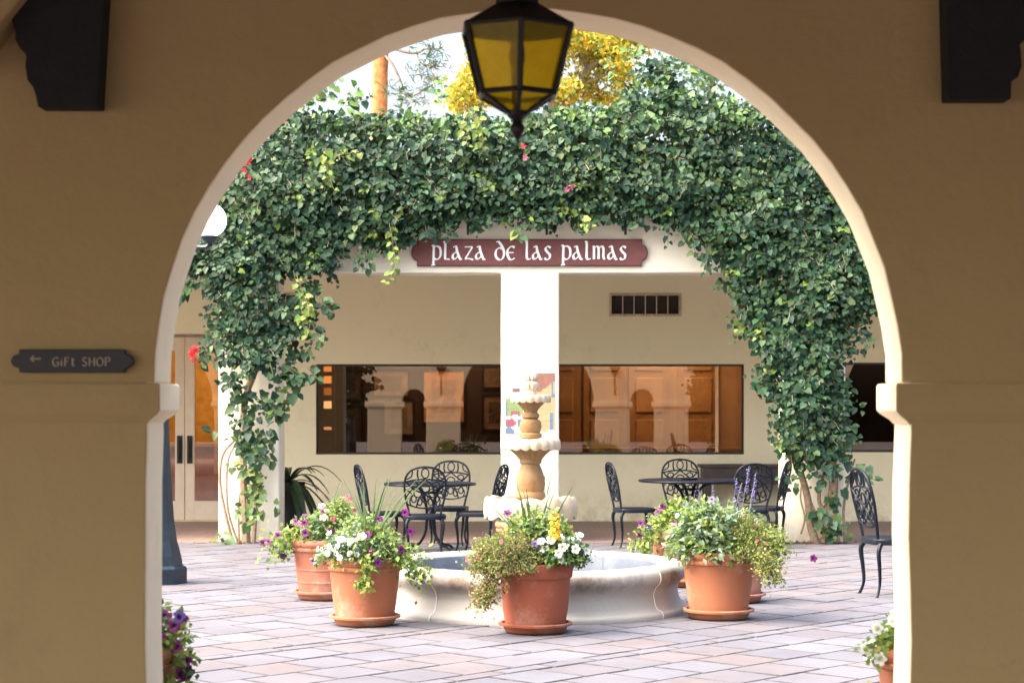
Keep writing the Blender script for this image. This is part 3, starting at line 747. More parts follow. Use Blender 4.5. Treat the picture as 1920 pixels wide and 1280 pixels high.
for nm, (lab, xr) in enumerate((('climbing vine with coral flowers rooted at the left pier and spreading over the beam', (-9,.0)), ('dense dark green climbing vine rooted at the right pier and draped over the beam', (.0,9)))):
    t = empty('climbing_vine', ((-3.3,YV,0),(3.35,YV,0))[nm], 0, lab, 'vine', 'climbing vines over the arcade')
    vines.append((t, Leaves(), MB(), xr))
def vsel(x): return vines[0] if x < .1+.5*noise.noise(Vector((x,0,0))) else vines[1]
def shoot(p, d, n, droop, size, cols, lv, stems, org, step=.055, open_=1.0):
    P = [p.copy()]; d = d.normalized()
    for i in range(n):
        d = (d+Vector((rnd.gauss(0,.12), rnd.gauss(0,.1), -droop))).normalized(); p = p+d*step; P.append(p.copy())
        side = d.cross(Vector((0,-1,0)));
        if side.length < .1: side = Vector((1,0,0))
        side.normalize(); side *= (1 if i % 2 else -1)
        for q in range(2 if rnd.random() < .5 else 1):
            f = (side*rnd.uniform(.3,1)+d*.35+Vector((0,-.25,-.75))*rnd.uniform(.4,1)+rv(.25)).normalized()
            nn = (Vector((0,-1,.75))+rv(.36)).normalized()
            sz = size*rnd.choice((.5,.7,.9,1.05,1.45))*rnd.uniform(.9,1.1)*(1-.35*i/n)
            lv.add(p-org+side*.02, f, nn, sz, rnd.uniform(.85,1.1), jit(rnd.choice(cols), .35))
    if stems is not None: stems.tube([q-org for q in P[::2]+[P[-1]]], .0035, 3, caps=False)
cnt_ = 0
while cnt_ < 6800:
    x = rnd.uniform(xmin, xmax); z = rnd.uniform(zmin, zmax)
    if not inpoly(x, z, TP): continue
    ed = edge_d(x, z)
    bul = noise.noise(Vector((x*1.7, z*2.1, 0)))*.5+noise.noise(Vector((x*4.5, z*5.5, 7)))*.35
    if bul < -.4 and rnd.random() < .5: continue
    leftcol = x < -2.0 and z < 3.1
    if leftcol and (rnd.random() < .42 or noise.noise(Vector((x*3.3,z*3.3,3))) < -.12): continue
    thick = min(.42, .10+ed*.9)
    dep = thick*(.45+.9*bul)-.08*rnd.random()
    if rnd.random() < .28: dep -= rnd.uniform(.1,.25)
    p = Vector((x+rnd.gauss(0,.02), YV-max(-.05, dep), z))
    if z > 4.1 and rnd.random() < .5: p.y += rnd.uniform(0,.5)
    t, lv, st, xr = vsel(x); org = t.location
    top = z > 4.55
    d = Vector((rnd.gauss(0,.7), -.8, .35 if top else rnd.gauss(0,.4)))
    cl = noise.noise(Vector((x*2.2, z*2.2, 20)))
    cols = GREENS[:4] if cl < .2 else GREENS[1:]
    if top and rnd.random() < .35: cols = [(.10,.19,.05),(.07,.14,.05)]
    if rnd.random() < .035: cols = [LIME, (.12,.2,.04)]
    shoot(p, d, rnd.randint(3,6), .14, .074, cols, lv, st if rnd.random() < .25 else None, org)
    cnt_ += 1
# hanging or rising single tendrils: px,py start, dx,dz direction, n, colour set
for px, py, dx, dz, n, cs in ((612,285,.05,-1,9,'l'),(880,205,.15,-1,9,'l'),(892,225,.2,-1,7,'l'),(735,425,.02,-1,10,'l'),(745,500,-.3,-1,4,'l'),(560,520,.1,-1,9,'l'),(575,560,0,-1,8,'l'),(640,300,.6,.1,4,'l'),
        (590,205,.2,1,5,'m'),(610,200,.3,1,6,'m'),(640,205,.6,.6,5,'m'),(575,215,-.1,1,4,'m'),(650,205,.9,.3,5,'g'),(760,200,.1,1,3,'g'),(825,205,-.1,1,6,'m'),(1175,130,.1,1,4,'m'),(1205,110,0,1,6,'m'),(1230,105,.2,1,5,'m'),(1260,110,.3,.8,4,'m'),(1150,150,-.4,1,4,'m'),(1300,150,.1,1,6,'m'),(1330,150,.2,1,5,'g'),
        (690,470,.2,-1,4,'g'),(675,470,-.1,-1,4,'g'),(1290,440,.2,-1,5,'g'),(1320,460,.1,-1,6,'g'),(1275,430,.6,-.5,4,'g'),(800,425,.1,-1,2,'g'),(1190,405,0,-1,2,'g'),(1085,410,.4,-.6,3,'l'),(965,420,.2,-1,3,'m'),
        (540,690,.8,-.5,5,'g'),(580,690,.6,-.6,3,'g'),(440,690,-.2,-1,5,'g'),(395,640,-.3,-1,5,'g'),(380,530,-.9,-.2,5,'g'),(355,540,-.5,-.4,4,'g'),(600,560,.6,-.5,4,'g'),(590,610,.5,-1,4,'g'),(1590,870,.6,-.4,5,'g'),(1600,620,.6,-.5,4,'g')):
    x, z = (px-990)/168, 1.55-(py-760)/168
    t, lv, st, xr = vsel(x)
    cols = {'l':[LIME,(.10,.17,.03),(.18,.24,.04)],'m':[(.10,.19,.04),(.14,.22,.05),(.06,.13,.05)],'g':GREENS}[cs]
    for q in range(2): shoot(Vector((x+.03*q, YV-.46 if cs == 'l' and py < 600 else YV-.25, z)), Vector((dx,-.1,dz)), n, .02 if dz > 0 else .05, .07 if cs == 'l' else .085, cols, lv, st, t.location)
# leaves low on the piers, from the pixel positions they hang at
def lowleaves(vi, pts, n, cols, size=.09):
    t, lv, st, xr = vines[vi]
    for px, py, rr in pts:
        for k in range(n):
            x, z = (px+rnd.gauss(0,rr)-990)/167, 1.55-(py+rnd.gauss(0,rr)-760)/167
            shoot(Vector((x, YV-rnd.uniform(0,.15), z)), Vector((rnd.gauss(0,.5),-.5,rnd.gauss(0,.4))), 2, .1, size, cols, lv, None, t.location)
lowleaves(0, [(455,735,14),(460,765,16),(468,800,14),(480,830,12),(500,750,14),(520,775,10),(540,690,10),(445,720,10),(500,820,8),(470,850,12),(490,860,10),(455,790,14),(530,740,12),(560,700,10)], 9, GREENS[1:])
lowleaves(0, [(452,872,12),(480,885,10),(470,905,10),(500,900,8),(470,930,9),(455,945,8),(490,950,8),(425,1000,5),(460,890,14),(495,925,10),(465,970,10)], 4, [(.09,.15,.05),(.12,.17,.04),GREENS[4]])
lowleaves(1, [(1545,905,16),(1550,940,14),(1560,965,12),(1545,985,10),(1500,870,20),(1580,880,16),(1528,960,6),(1560,1000,8)], 5, GREENS)
lowleaves(1, [(1480,860,16),(1510,850,16),(1560,845,18)], 9, GREENS)
fl_m = MB()
for k in range(5):
    a = k*2*math.pi/5; c_, s_ = math.cos(a), math.sin(a)
    fl_m.add([(0,0,0),(c_*.5-s_*.22, s_*.5+c_*.22,.55),(c_*.8, s_*.8,.62),(c_*.5+s_*.22, s_*.5-c_*.22,.55)], [(0,1,2,3)])
fl_m.lathe([(.02,-.9),(.10,-.3),(.22,.1)], 6)
trumpet = {c: fl_m.mesh('flower', M[c], fix=False) for c in ('red','pink')}
for px, py, c, n in ((482,312,'red',7),(546,228,'pink',3),(556,243,'pink',2),(534,238,'red',1),(378,658,'red',6),(366,676,'red',2),(1070,366,'pink',2),(988,296,'red',1),(994,304,'pink',1),(480,330,'red',3),(640,232,'pink',0)):
    x, z = (px-990)/167, 1.55-(py-760)/167; t = vsel(x)[0]
    for k in range(n):
        d = Vector((rnd.gauss(0,.6), -1, rnd.gauss(0,.6))).normalized()
        link('flower', trumpet[c], t, (x+rnd.gauss(0,.03)-t.location.x, -.52 if py < 500 else -.3, z+rnd.gauss(0,.035)), d.to_track_quat('Z','Y').to_euler(), .048)
# woody stems
def stem_px(vi, pts, r0, r1, y=0.0, name='stem', wob_=.01):
    t = vines[vi][0]
    P = spline([( (a-990)/167-t.location.x+rnd.gauss(0,wob_), (YP-.07-y)-YV+rnd.gauss(0,.01), 1.55-(b_-760)/167) for a,b_ in pts], 5)
    m = MB().tube(P, [r0+(r1-r0)*i/(len(P)-1) for i in range(len(P))], 7); return m.build(name, M['bark_vine'], t, smooth=True)
stem_px(0, [(462,1018),(460,950),(458,880),(452,820),(462,750),(478,700),(500,640),(510,560),(520,480)], .05, .03, .04)
stem_px(0, [(440,1018),(425,960),(415,900),(420,850),(448,815),(470,780)], .018, .012, .02)
stem_px(0, [(446,1018),(432,960),(424,900),(430,855),(455,820)], .014, .01, .05)
stem_px(0, [(478,1018),(482,960),(475,900),(480,850),(470,800)], .02, .012, .05)
stem_px(0, [(495,640),(465,610),(440,580)], .015, .008, .08); stem_px(0, [(478,700),(470,640),(440,600),(410,590)], .016, .008, .08)
stem_px(0, [(452,1018),(449,930),(470,870),(490,840)], .012, .006, .06)
for pts, r in (([(1530,1018),(1520,985),(1512,930),(1500,890),(1490,840),(1500,760)],.05),([(1565,1016),(1560,960),(1562,900),(1556,850),(1540,780),(1520,700)],.065),([(1545,1016),(1540,980),(1522,950),(1510,905)],.025),([(1585,1015),(1583,950),(1590,900),(1600,860)],.018),([(1538,1018),(1548,975),(1535,935),(1545,880)],.03),([(1520,1018),(1528,975),(1548,940),(1556,900)],.018),([(1500,1000),(1508,970),(1500,930),(1508,890)],.012)):
    stem_px(1, pts, r, r*.6, .05)
for vi in range(2):
    for k in range(26):
        t = vines[vi][0]; x = (rnd.uniform(-3.0,.2) if vi == 0 else rnd.uniform(.3,3.3)); z = rnd.uniform(3.7,4.4)
        P = [Vector((x,YV-.02,z))]; d = Vector((rnd.choice((-1,1)),0,rnd.gauss(0,.3)))
        for i in range(6):
            d += rv(.25); d.y *= .3; d.z *= .5; q = P[-1]+d.normalized()*.17; q.z = max(q.z, 3.62); q.x = max(-3.6, min(3.6, q.x)); P.append(q)
        MB().tube([p-t.location for p in spline(P,3)], rnd.uniform(.006,.014), 5).build('stem', M['bark_vine'], t)
for t, lv, st, xr in vines:
    n = len(lv.p); P = np.array(lv.p); S = np.array(lv.s)
    order = np.argsort(P[:,1]-2.0*S); big = order[:150]
    mask = np.ones(n, bool); mask[big] = False
    lv.build('foliage', M['leaf'], t, True, np.nonzero(mask)[0])
    for i in big:
        me = lv.mesh('leaf', M['leaf'], np.array([i]));
        me.transform(Matrix.Translation(-Vector(lv.p[i]))); link('leaf', me, t, lv.p[i])
    if st.v: tag(st.build('twigs', M['bark_vine'], t, fix=False), kind='stuff')
# leaf litter at pier feet
for i, (cx, n) in enumerate(((-3.15,90),(3.25,150))):
    lv = Leaves(OVAL)
    for k in range(n):
        lv.add((rnd.gauss(0,.28), -abs(rnd.gauss(0,.12))-.02, rnd.uniform(.006,.03)), rv()*Vector((1,1,.2)), Vector((rnd.gauss(0,.3),rnd.gauss(0,.3),1)), rnd.uniform(.03,.06), .7, jit((.16,.10,.05), .5))
    o = lv.build('leaf_litter', M['leaf_soft'], None); o.location = (cx, YP, 0); tag(o, 'dry fallen leaves at the foot of the %s pier' % ('left' if i == 0 else 'right'), 'leaves')
#MARK2
# ------------------------------------------------------------------ trees beyond
def pine(px, Y, rpx, label):
    c = at(px, 760, Y); t = empty('pine_tree', (c.x, Y, 0), 0, label, 'tree'); r = rpx*Y/F/2
    lean = .022
    P = [(lean*z-.022*7, 0, z) for z in (0,2,4,5.5,6.5,7.5,9,11,13)]
    m = MB(); pts = spline(P, 5); m.tube([p+Vector((0,0,0)) for p in pts], [r*(1.25-.03*p.z)*(1+.06*noise.noise(p*3)) for p in pts], 14); m.build('trunk', M['pine_bark'], t, smooth=True)
    return t, c, r
pt, pc0, pr = pine(712, 33, 29, 'tall pine with orange bark rising behind the vine at upper left')
def needles(lv, p, n, L, cols):
    for k in range(n):
        d = Vector((rnd.gauss(0,1), rnd.gauss(0,1), rnd.gauss(.2,.8))).normalized()
        lv.add(p, d, rv(), L*rnd.uniform(.6,1.1), .07, jit(rnd.choice(cols), .4))
lv = Leaves(OVAL); 
PC = [(.05,.10,.05),(.07,.13,.05),(.20,.17,.04)]
def branch(pts, r0, tufts, cols=PC, L=.2, n=26):
    P = spline([at(a, b_, Y_) - pt.location for a, b_, Y_ in pts], 5)
    MB().tube(P, [r0*(1-.8*i/len(P)) for i in range(len(P))], 5).build('branch', M['twig'], pt)
    for a, b_, Y_ in tufts: 
        q = at(a, b_, Y_)-pt.location
        for k in range(5): needles(lv, q+rv(.10), n//4, L, cols)
branch([(718,100,33),(735,120,32.6),(750,150,32.4),(765,182,32.2),(790,172,32),(815,158,32)], .03, [(770,178,32.2),(790,170,32),(812,158,32),(806,175,32),(760,188,32.2)])
branch([(722,80,33),(750,95,32.6),(780,100,32.4),(800,92,32.2),(825,95,32)], .035, [(800,80,32),(820,90,32),(795,105,32),(815,120,32),(785,120,32),(800,132,32),(770,85,32),(825,105,32)])
branch([(780,100,32.4),(790,118,32.2),(808,128,32)], .015, [(800,140,32),(822,132,32)], [(.22,.15,.04),(.16,.12,.04),(.07,.12,.05)])
branch([(705,60,33),(740,50,32),(800,40,31)], .04, [(790,45,31),(760,55,31.5),(820,50,31)])
branch([(750,150,32.4),(735,165,32.2),(742,182,32)], .012, [(745,178,32),(730,170,32)])
for k in range(60):
    a = rnd.uniform(0,6.28); z = rnd.uniform(9.3,13); rr = rnd.uniform(.6,2.4)
    q = Vector((math.cos(a)*rr, math.sin(a)*rr, z))
    if k % 3 == 0: MB().tube([(0,0,z-.5),q*.5+Vector((0,0,z*.5-.1)),q], .03, 4).build('branch', M['twig'], pt)
    needles(lv, q, 40, .3, PC)
lv.build('needles', M['leaf_soft'], pt)
def bush_tree(name, label, cx, Y, zb, blobs, cols, size, n, seed=0, trunks=()):
    t = empty(name, (cx, Y, 0), 0, label, 'tree', 'trees beyond the arcade'); lv = Leaves(OVAL)
    for a, b_, rx, rz, wgt in blobs:
        c = at(a, b_, Y); R1 = rx*Y/F; R2 = rz*Y/F
        for k in range(int(n*wgt)):
            q = Vector((rnd.gauss(0,.5)*R1, rnd.gauss(0,.6)*.9, rnd.gauss(0,.5)*R2))
            if noise.noise((c+q)*1.4+Vector((seed,0,0))) < -.08: continue
            for j in range(3):
                lv.add(c+q+rv(.05)-t.location, rv()+Vector((0,-.3,-.6)), rv()+Vector((0,-.5,.8)), size*rnd.uniform(.6,1.2), .6, jit(rnd.choice(cols), .3))
    for pts, r in trunks:
        P = spline([at(a, b_, Y)-t.location for a, b_ in pts], 5)
        MB().tube(P, [r*(1-.6*i/len(P)) for i in range(len(P))], 7).build('trunk' if r > .08 else 'branch', M['twig'], t, smooth=True)
    lv.build('crown', M['leaf_soft'], t); return t
YC = [(.42,.32,.02),(.36,.30,.02),(.46,.27,.015),(.24,.25,.03),(.15,.2,.03)]
bush_tree('yellow_tree', 'autumn yellow tree behind the lantern at the top of the arch', 1.2, 30, 0,
    [(1130,95,55,30,1.2),(1170,75,50,26,1.1),(1105,150,28,26,.7),(1075,80,40,36,1.0),(960,60,60,30,1),(895,130,24,40,1.0),(875,170,26,22,.8),(855,185,18,16,.4),(1160,130,30,22,.5),(1010,120,50,50,1),(1060,175,30,16,.5),(1100,30,120,30,1.4),(925,180,30,25,.6),(1130,175,24,14,.4)],
    YC, .085, 800, 3, (([(1010,900),(1015,500),(1030,250),(1050,120),(1060,0)],.13),([(1035,230),(1080,165),(1100,130),(1130,110)],.05),([(1100,130),(1095,100),(1110,60)],.03),([(1085,160),(1110,150),(1140,140)],.025),([(1025,260),(960,180),(900,130)],.05)))
bush_tree('green_tree', 'blurred green tree behind the vine at the upper right of the arch', 3.4, 34, 0,
    [(1330,140,50,30,.5),(1180,170,40,16,.5),(1290,110,40,20,.3)], [(.10,.17,.06),(.07,.13,.06)], .12, 330, 9, (([(1350,900),(1345,400),(1335,150)],.12),))
# ------------------------------------------------------------------ lamp post with globes
lp = empty('lamp_post', ((300-990)/216, 16.67, 0), 0, 'dark blue green lamp post with flared base and white globe at the left jamb', 'lamp post')
m = MB(); m.lathe([(.235,0),(.235,.14),(.228,.155),(.20,.165),(.185,.25),(.15,.38),(.125,.55),(.11,.75),(.10,.95),(.085,1.2),(.075,1.5),(.07,1.55)], 8, fn=lambda r,z,a,k: (r, z)); m.build('base', M['post'], lp, bevel=.006)
m = MB(); m.lathe([(.085,1.5),(.09,1.54),(.07,1.58),(.055,1.7),(.05,2.9),(.065,2.93),(.05,2.97),(.03,3.0)], 16); m.build('shaft', M['post'], lp, smooth=True)
gmat = N('white_globe'); gmat.setc((.85,.85,.85)); gmat.set(Roughness=.25); gmat.b.inputs['Emission Color'].default_value=(1,1,1,1); gmat.b.inputs['Emission Strength'].default_value=.55
for k in range(3):
    a = R(-12)+k*2*math.pi/3; c_, s_ = math.cos(a), math.sin(a)
    P = spline([(0,0,2.86),(.15*c_,.15*s_,2.93),(.32*c_,.32*s_,2.92),(.43*c_,.43*s_,2.92),(.455*c_,.455*s_,2.97)], 5)
    ar = MB().tube(P, .02, 7).lathe([(.03,2.95),(.075,2.99),(.08,3.01),(.03,3.02)], 12, (.455*c_,.455*s_,0)).build('arm', M['post'], lp, smooth=True)
    g = MB().lathe([(.001,3.0)]+[(.148*math.sin(math.pi*i/14), 3.148-.148*math.cos(math.pi*i/14)) for i in range(1,14)]+[(.001,3.296)], 24, (.455*c_,.455*s_,0)).build('globe', gmat.m, ar, smooth=True)
    MB().lathe([(.05,3.285),(.055,3.30),(.02,3.33),(.008,3.36)], 10, (.455*c_,.455*s_,0)).build('cap', M['post'], ar)

# ------------------------------------------------------------------ fountain
FX, FY = .02, 14.6
fo = empty('fountain', (FX, FY, 0), 0, 'round three tier stone fountain with cream basin and golden fluted bowls', 'fountain')
def stone(name, c, c2, stain, amt, zb=None):
    m = N(name); base = m.mix(m.noise(4, 6), c, c2)
    s_ = m.ramp(m.noise(3.1, 9, rough=.7), [(.45,(0,0,0)),(.7,(amt,)*3)])
    if zb:
        sep = m.n('ShaderNodeSeparateXYZ'); m.l(m.coord(), sep.inputs[0])
        mr = m.n('ShaderNodeMapRange'); mr.inputs[1].default_value, mr.inputs[2].default_value = zb[0], zb[1]; m.l(sep.outputs[2], mr.inputs[0])
        rr = m.ramp(mr.outputs[0], [(0,(.05,)*3),(.35,(1,)*3),(.75,(1,)*3),(1,(0,)*3)])
        s_ = m.mix(1.0, s_, rr, 'MULTIPLY')
    base = m.mix(s_, base, stain)
    g = m.ramp(m.noise(20, 6, rough=.8), [(.6,(0,0,0)),(.75,(.25,)*3)]); base = m.mix(g, base, (.3,.26,.2))
    m.setc(base); m.set(Roughness=.75); m.l(m.bump(m.noise(30, 6), .4, .008), m.b.inputs['Normal']); return m.m
bas_m = stone('basin_stone', (.37,.355,.325), (.31,.30,.28), (.11,.065,.035), 1.0, (.20,.375))
inn_m = stone('basin_lining', (.12,.145,.19), (.09,.115,.155), (.3,.3,.3), .4)
pale_lit = stone('pale_lit_stone', (.45,.40,.32), (.38,.32,.23), (.42,.26,.12), .7)  # paler than the golden stone: light on rims and finial put into the colour
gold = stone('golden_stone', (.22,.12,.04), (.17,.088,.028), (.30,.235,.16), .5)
prof = [(1.02,.0),(1.195,0),(1.2,.035),(1.185,.06),(1.155,.068),(1.13,.10),(1.115,.16),(1.115,.19),(1.135,.235),(1.165,.26),(1.178,.29),(1.175,.325),(1.155,.355),(1.12,.372),(1.07,.378),(1.02,.375),(.985,.362),(.97,.345),(.965,.335),(.965,.10),(.98,.0)]
seg = MB(); seg.lathe(prof, 7, a0=R(.12), a1=R(44.88))
sme = seg.mesh('basin_segment', [bas_m, inn_m], True, 50)
for p in sme.polygons:
    c = p.center; r_ = math.hypot(c.x, c.y)
    if r_ < .972 and c.z < .345: p.material_index = 1
for k in range(8): link('basin_segment', sme, fo, (0,0,0), (0,0,R(45*k+8)))
jm = MB()
for k in range(8):
    a = R(45*k+8); 
    jm.tube([( (r)*math.cos(a), (r)*math.sin(a), z) for r, z in [(r_+(.0015 if r_ > 1 else -.0015), z_) for r_, z_ in prof[1:18]]], .004, 4)
jm.build('joint', plain('pale_caulk', (.7,.68,.64), .8), fo)
MB().lathe([(.001,.09),(.964,.09)], 48).build('floor', inn_m, fo)
wm = N('pool_water'); wm.setc((.6,.75,.8)); wm.set(Roughness=.03, Transmission_Weight=1.0, IOR=1.33); wm.l(wm.bump(wm.noise(14, 3), .25, .01), wm.b.inputs['Normal'])
MB().lathe([(.001,.15),(.962,.15)], 48).build('water', wm.m, fo)
def fluted(prof, nl, amp, n=96, up=False, pw=1.0):
    return lambda r, z, a, k: (r*(1+amp*prof_amp[k]*(abs(math.cos(nl*a/2))-.5)), z)
def zf(py): return 1.55-(py-760)/246.6
def bowl(name, rim_r, zt, rim_h, zb, neck_r, nl, amp):
    o = None
    # under-part with flutes
    L = 8; pr = []
    for i in range(L+1):
        t = i/L; pr.append((neck_r+(rim_r*.93-neck_r)*(t**1.6*.75+t*.25), zb+(zt-rim_h*.55-zb)*t))
    m = MB(); m.lathe(pr, 120, fn=lambda r, z, a, k: (r*(1+amp*(abs(math.cos(nl*a/2))-.5)*min(1, k/2)), z))
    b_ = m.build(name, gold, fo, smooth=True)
    # rim: scalloped lip
    m = MB(); rp = [(rim_r*.90,zt-rim_h),(rim_r*.99,zt-rim_h*.97),(rim_r*1.02,zt-rim_h*.6),(rim_r*1.0,zt-rim_h*.15),(rim_r*.95,zt),(rim_r*.86,zt-rim_h*.05),(rim_r*.8,zt-rim_h*.4),(.02,zt-rim_h*.7)]
    def fn(r, z, a, k):
        s_ = abs(math.cos(nl*a/2)); 
        if k < 6: return (r*(1+amp*.5*(s_-.5)), z-(rim_h*.22*(s_-.4) if k < 3 else 0)+(rim_h*.12*(s_-.5) if 2 < k < 6 else 0))
        return (r, z)
    m.lathe(rp, 120, fn=fn); m.build('rim', pale_lit, b_, smooth=True)
    return b_
# pedestal in the basin
MB().lathe([(.22,.09),(.22,.2),(.17,.24),(.12,.34),(.11,.5),(.14,.58),(.16,.62)], 32).build('pedestal', stone('grey_stone',(.25,.23,.22),(.18,.17,.16),(.1,.09,.08),.6), fo, smooth=True)
bowl('lower_bowl', .345, zf(932), .15, .60, .13, 12, .09)
MB().lathe([(.085,zf(938)),(.115,zf(932)),(.115,zf(926)),(.098,zf(921)),(.108,zf(905)),(.104,zf(895)),(.085,zf(880)),(.07,zf(870)),(.085,zf(867)),(.085,zf(862)),(.068,zf(858)),(.062,zf(850)),(.08,zf(846)),(.085,zf(840)),(.07,zf(835))], 24,
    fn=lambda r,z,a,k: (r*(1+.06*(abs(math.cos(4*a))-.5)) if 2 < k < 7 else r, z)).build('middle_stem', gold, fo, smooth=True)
bowl('middle_bowl', .222, zf(823), .075, zf(868), .07, 18, .06)
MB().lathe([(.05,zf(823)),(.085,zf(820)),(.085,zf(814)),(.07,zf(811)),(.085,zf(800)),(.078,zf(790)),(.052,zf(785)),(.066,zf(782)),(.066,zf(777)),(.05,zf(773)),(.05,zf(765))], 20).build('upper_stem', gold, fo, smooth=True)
bowl('upper_bowl', .15, zf(740), .055, zf(772), .05, 16, .07)
MB().lathe([(.04,zf(742)),(.05,zf(738)),(.042,zf(733)),(.055,zf(728)),(.062,zf(722)),(.055,zf(717)),(.04,zf(714)),(.052,zf(710)),(.05,zf(704)),(.032,zf(698)),(.015,zf(695)),(.001,zf(694))], 24,
    fn=lambda r,z,a,k: (r*(1+.22*(abs(math.cos(5*a))-.5)) if k > 2 else r, z)).build('finial', pale_lit, fo, smooth=True)
#MARK3
# ------------------------------------------------------------------ cast metal chairs and tables
def back_pt(x, z): return (x, -.185-.20*(z-.42)**1.15/.5**.15*1.0, z)
def make_chair():
    t = empty('garden_chair')
    bp = lambda pts: [back_pt(x, z) for x, z in pts]
    m = MB(); half = [(-.155,.43),(-.17,.50),(-.195,.60),(-.21,.70),(-.205,.79),(-.175,.86),(-.11,.908),(0,.925)]
    P = half+[(-x,z) for x,z in half[-2::-1]]
    m.tube(spline(bp(P), 4), .0115, 7); m.tube(spline(bp([(-.175,.545),(-.09,.515),(0,.505),(.09,.515),(.175,.545)]), 4), .009, 6)
    m.build('back_frame', M['iron'], t, smooth=True)
    m = MB(); r0 = .0075
    def curve(pts, r=r0): m.tube(spline(bp(pts), 4), r, 5)
    def ring(x, z, rx, rz, r=r0): m.tube(bp([(x+rx*math.cos(2*math.pi*i/14), z+rz*math.sin(2*math.pi*i/14)) for i in range(15)]), r, 5, caps=False)
    ring(0,.862,.038,.05); ring(0,.60,.03,.04); ring(-.075,.66,.04,.045); ring(.075,.66,.04,.045); ring(0,.71,.045,.04); ring(-.11,.745,.035,.03); ring(.11,.745,.035,.03)
    ring(-.055,.57,.024,.035); ring(.055,.57,.024,.035); ring(-.115,.60,.026,.035); ring(.115,.60,.026,.035)
    curve([(-.2,.775),(-.1,.795),(0,.80),(.1,.795),(.2,.775)], .009)
    for s_ in (-1,1):
        curve([(s_*.075,.90),(s_*.08,.85),(s_*.07,.80)], .009); curve([(s_*.13,.885),(s_*.14,.83),(s_*.19,.80)])
        curve([(s_*.2,.78),(s_*.12,.70),(s_*.02,.655),(s_*-.06,.60),(s_*-.09,.515)], .009); curve([(0,.80),(s_*.05,.76),(s_*.14,.69),(s_*.19,.62)])
        curve([(s_*.14,.53),(s_*.155,.58),(s_*.13,.64),(s_*.165,.68),(s_*.2,.70)])
    m.build('back_lattice', M['iron'], t, smooth=True)
    # seat: rounded slab with slots and a skirt
    m = MB(); n = 28
    def se(rx, ry, i): a = 2*math.pi*i/n; c_, s_ = math.cos(a), math.sin(a); return (rx*math.copysign(abs(c_)**.6, c_), ry*math.copysign(abs(s_)**.6, s_))
    rings = [(.215,.215,.43),(.222,.222,.418),(.218,.218,.385),(.205,.205,.385),(.205,.205,.41)]
    V = [(0,0,.424)]
    for rx, ry, z in [(.12,.12,.422)]+rings:
        for i in range(n): x, y = se(rx, ry, i); V.append((x, y, z))
    Fc = [(0, 1+i, 1+(i+1)%n) for i in range(n)]
    for k in range(len(rings)):
        for i in range(n): a = 1+k*n; Fc.append((a+i, a+n+i, a+n+(i+1)%n, a+(i+1)%n))
    m.add(V, Fc)
    m.build('seat', M['iron'], t, smooth=True)
    for sx_ in (-1,1):
        for sy_ in (-1,1):
            P = spline([(sx_*.16,sy_*.16,.40),(sx_*.185,sy_*.19,.34),(sx_*.175,sy_*.18,.22),(sx_*.165,sy_*.175,.10),(sx_*.18,sy_*.20,.015),(sx_*.19,sy_*.212,.0)], 4)
            L = len(P); MB().tube(P, [.022-.011*min(1,i/(L*.6))+(.006 if i > L-4 else 0) for i in range(L)], 6).build('leg', M['iron'], t, smooth=True)
    return t
CG = 'dark cast metal garden chairs'
chairs = [ # x, y, facing angle (0 = +Y), label
 (-1.52,20.2,-72,'dark garden chair at the left side of the left table, back turned to the door'),
 (-1.06,19.72,4,'dark garden chair in front of the left table with its back to the camera'),
 (-.88,21.25,176,'dark garden chair behind the left table facing the courtyard'),
 (-.52,20.25,74,'dark garden chair between the left table and the fountain stem'),
 (1.16,21.0,-78,'dark garden chair at the left side of the right table'),
 (1.76,21.95,180,'dark garden chair behind the right table facing the courtyard'),
 (2.36,20.75,12,'dark garden chair behind the purple salvia spikes with its back to the camera'),
 (2.62,21.35,70,'dark garden chair at the right end of the right table beside the vine covered pier'),
 (2.98,15.6,-80,'dark garden chair standing alone at the right jamb of the arch')]
ch0 = make_chair()
for i, (x, y, a, lb) in enumerate(chairs):
    c = ch0 if i == 0 else copy_tree(ch0)
    c.location = (x, y, .002); c.rotation_euler = (0,0,R(a)); tag(c, lb, 'chair', CG)
ch0.scale = (1,1,1)
for k, c in enumerate([o for o in bpy.data.objects if o.name.startswith('garden_chair')]):
    if abs(c.location.y-15.6) < .01: c.scale = (1.12,1.12,1.12)
def make_table():
    t = empty('garden_table')
    m = MB(); m.lathe([(.001,.708),(.45,.708),(.475,.70),(.49,.702),(.495,.714),(.49,.724),(.47,.728),(.001,.728)], 40); m.build('tabletop', M['iron'], t, smooth=True)
    m = MB(); m.ring((0,0,.34), .05,.05,.008,6,14,'xy'); m.ring((0,0,.62), .1,.1,.008,6,14,'xy'); m.build('collar', M['iron'], t, smooth=True)
    for k in range(4):
        a = R(45+90*k); c_, s_ = math.cos(a), math.sin(a)
        P = spline([(r*c_, r*s_, z) for r, z in ((.22,.70),(.12,.64),(.06,.5),(.045,.36),(.07,.2),(.16,.08),(.28,.05),(.33,.012))], 4)
        MB().tube(P, .0145, 7).build('leg', M['iron'], t, smooth=True)
    return t
t0_ = make_table(); t0_.location = (-1.045,20.45,.002); tag(t0_, 'round dark metal table to the left of the fountain', 'table', 'round metal tables')
t1_ = copy_tree(t0_); t1_.location = (1.80,21.35,.002); t1_.scale = (1.16,1.16,1); t1_.rotation_euler = (0,0,R(20)); tag(t1_, 'round dark metal table to the right of the fountain with a small tray on it', 'table', 'round metal tables')
o = MB().lathe([(.001,0),(.09,0),(.10,.02),(.095,.022),(.085,.006),(.001,.006)], 20).build('ash_tray', M['iron'], None, smooth=True, loc=(1.78,21.2,.732)); tag(o, 'small dark round tray standing on the right metal table', 'tray')
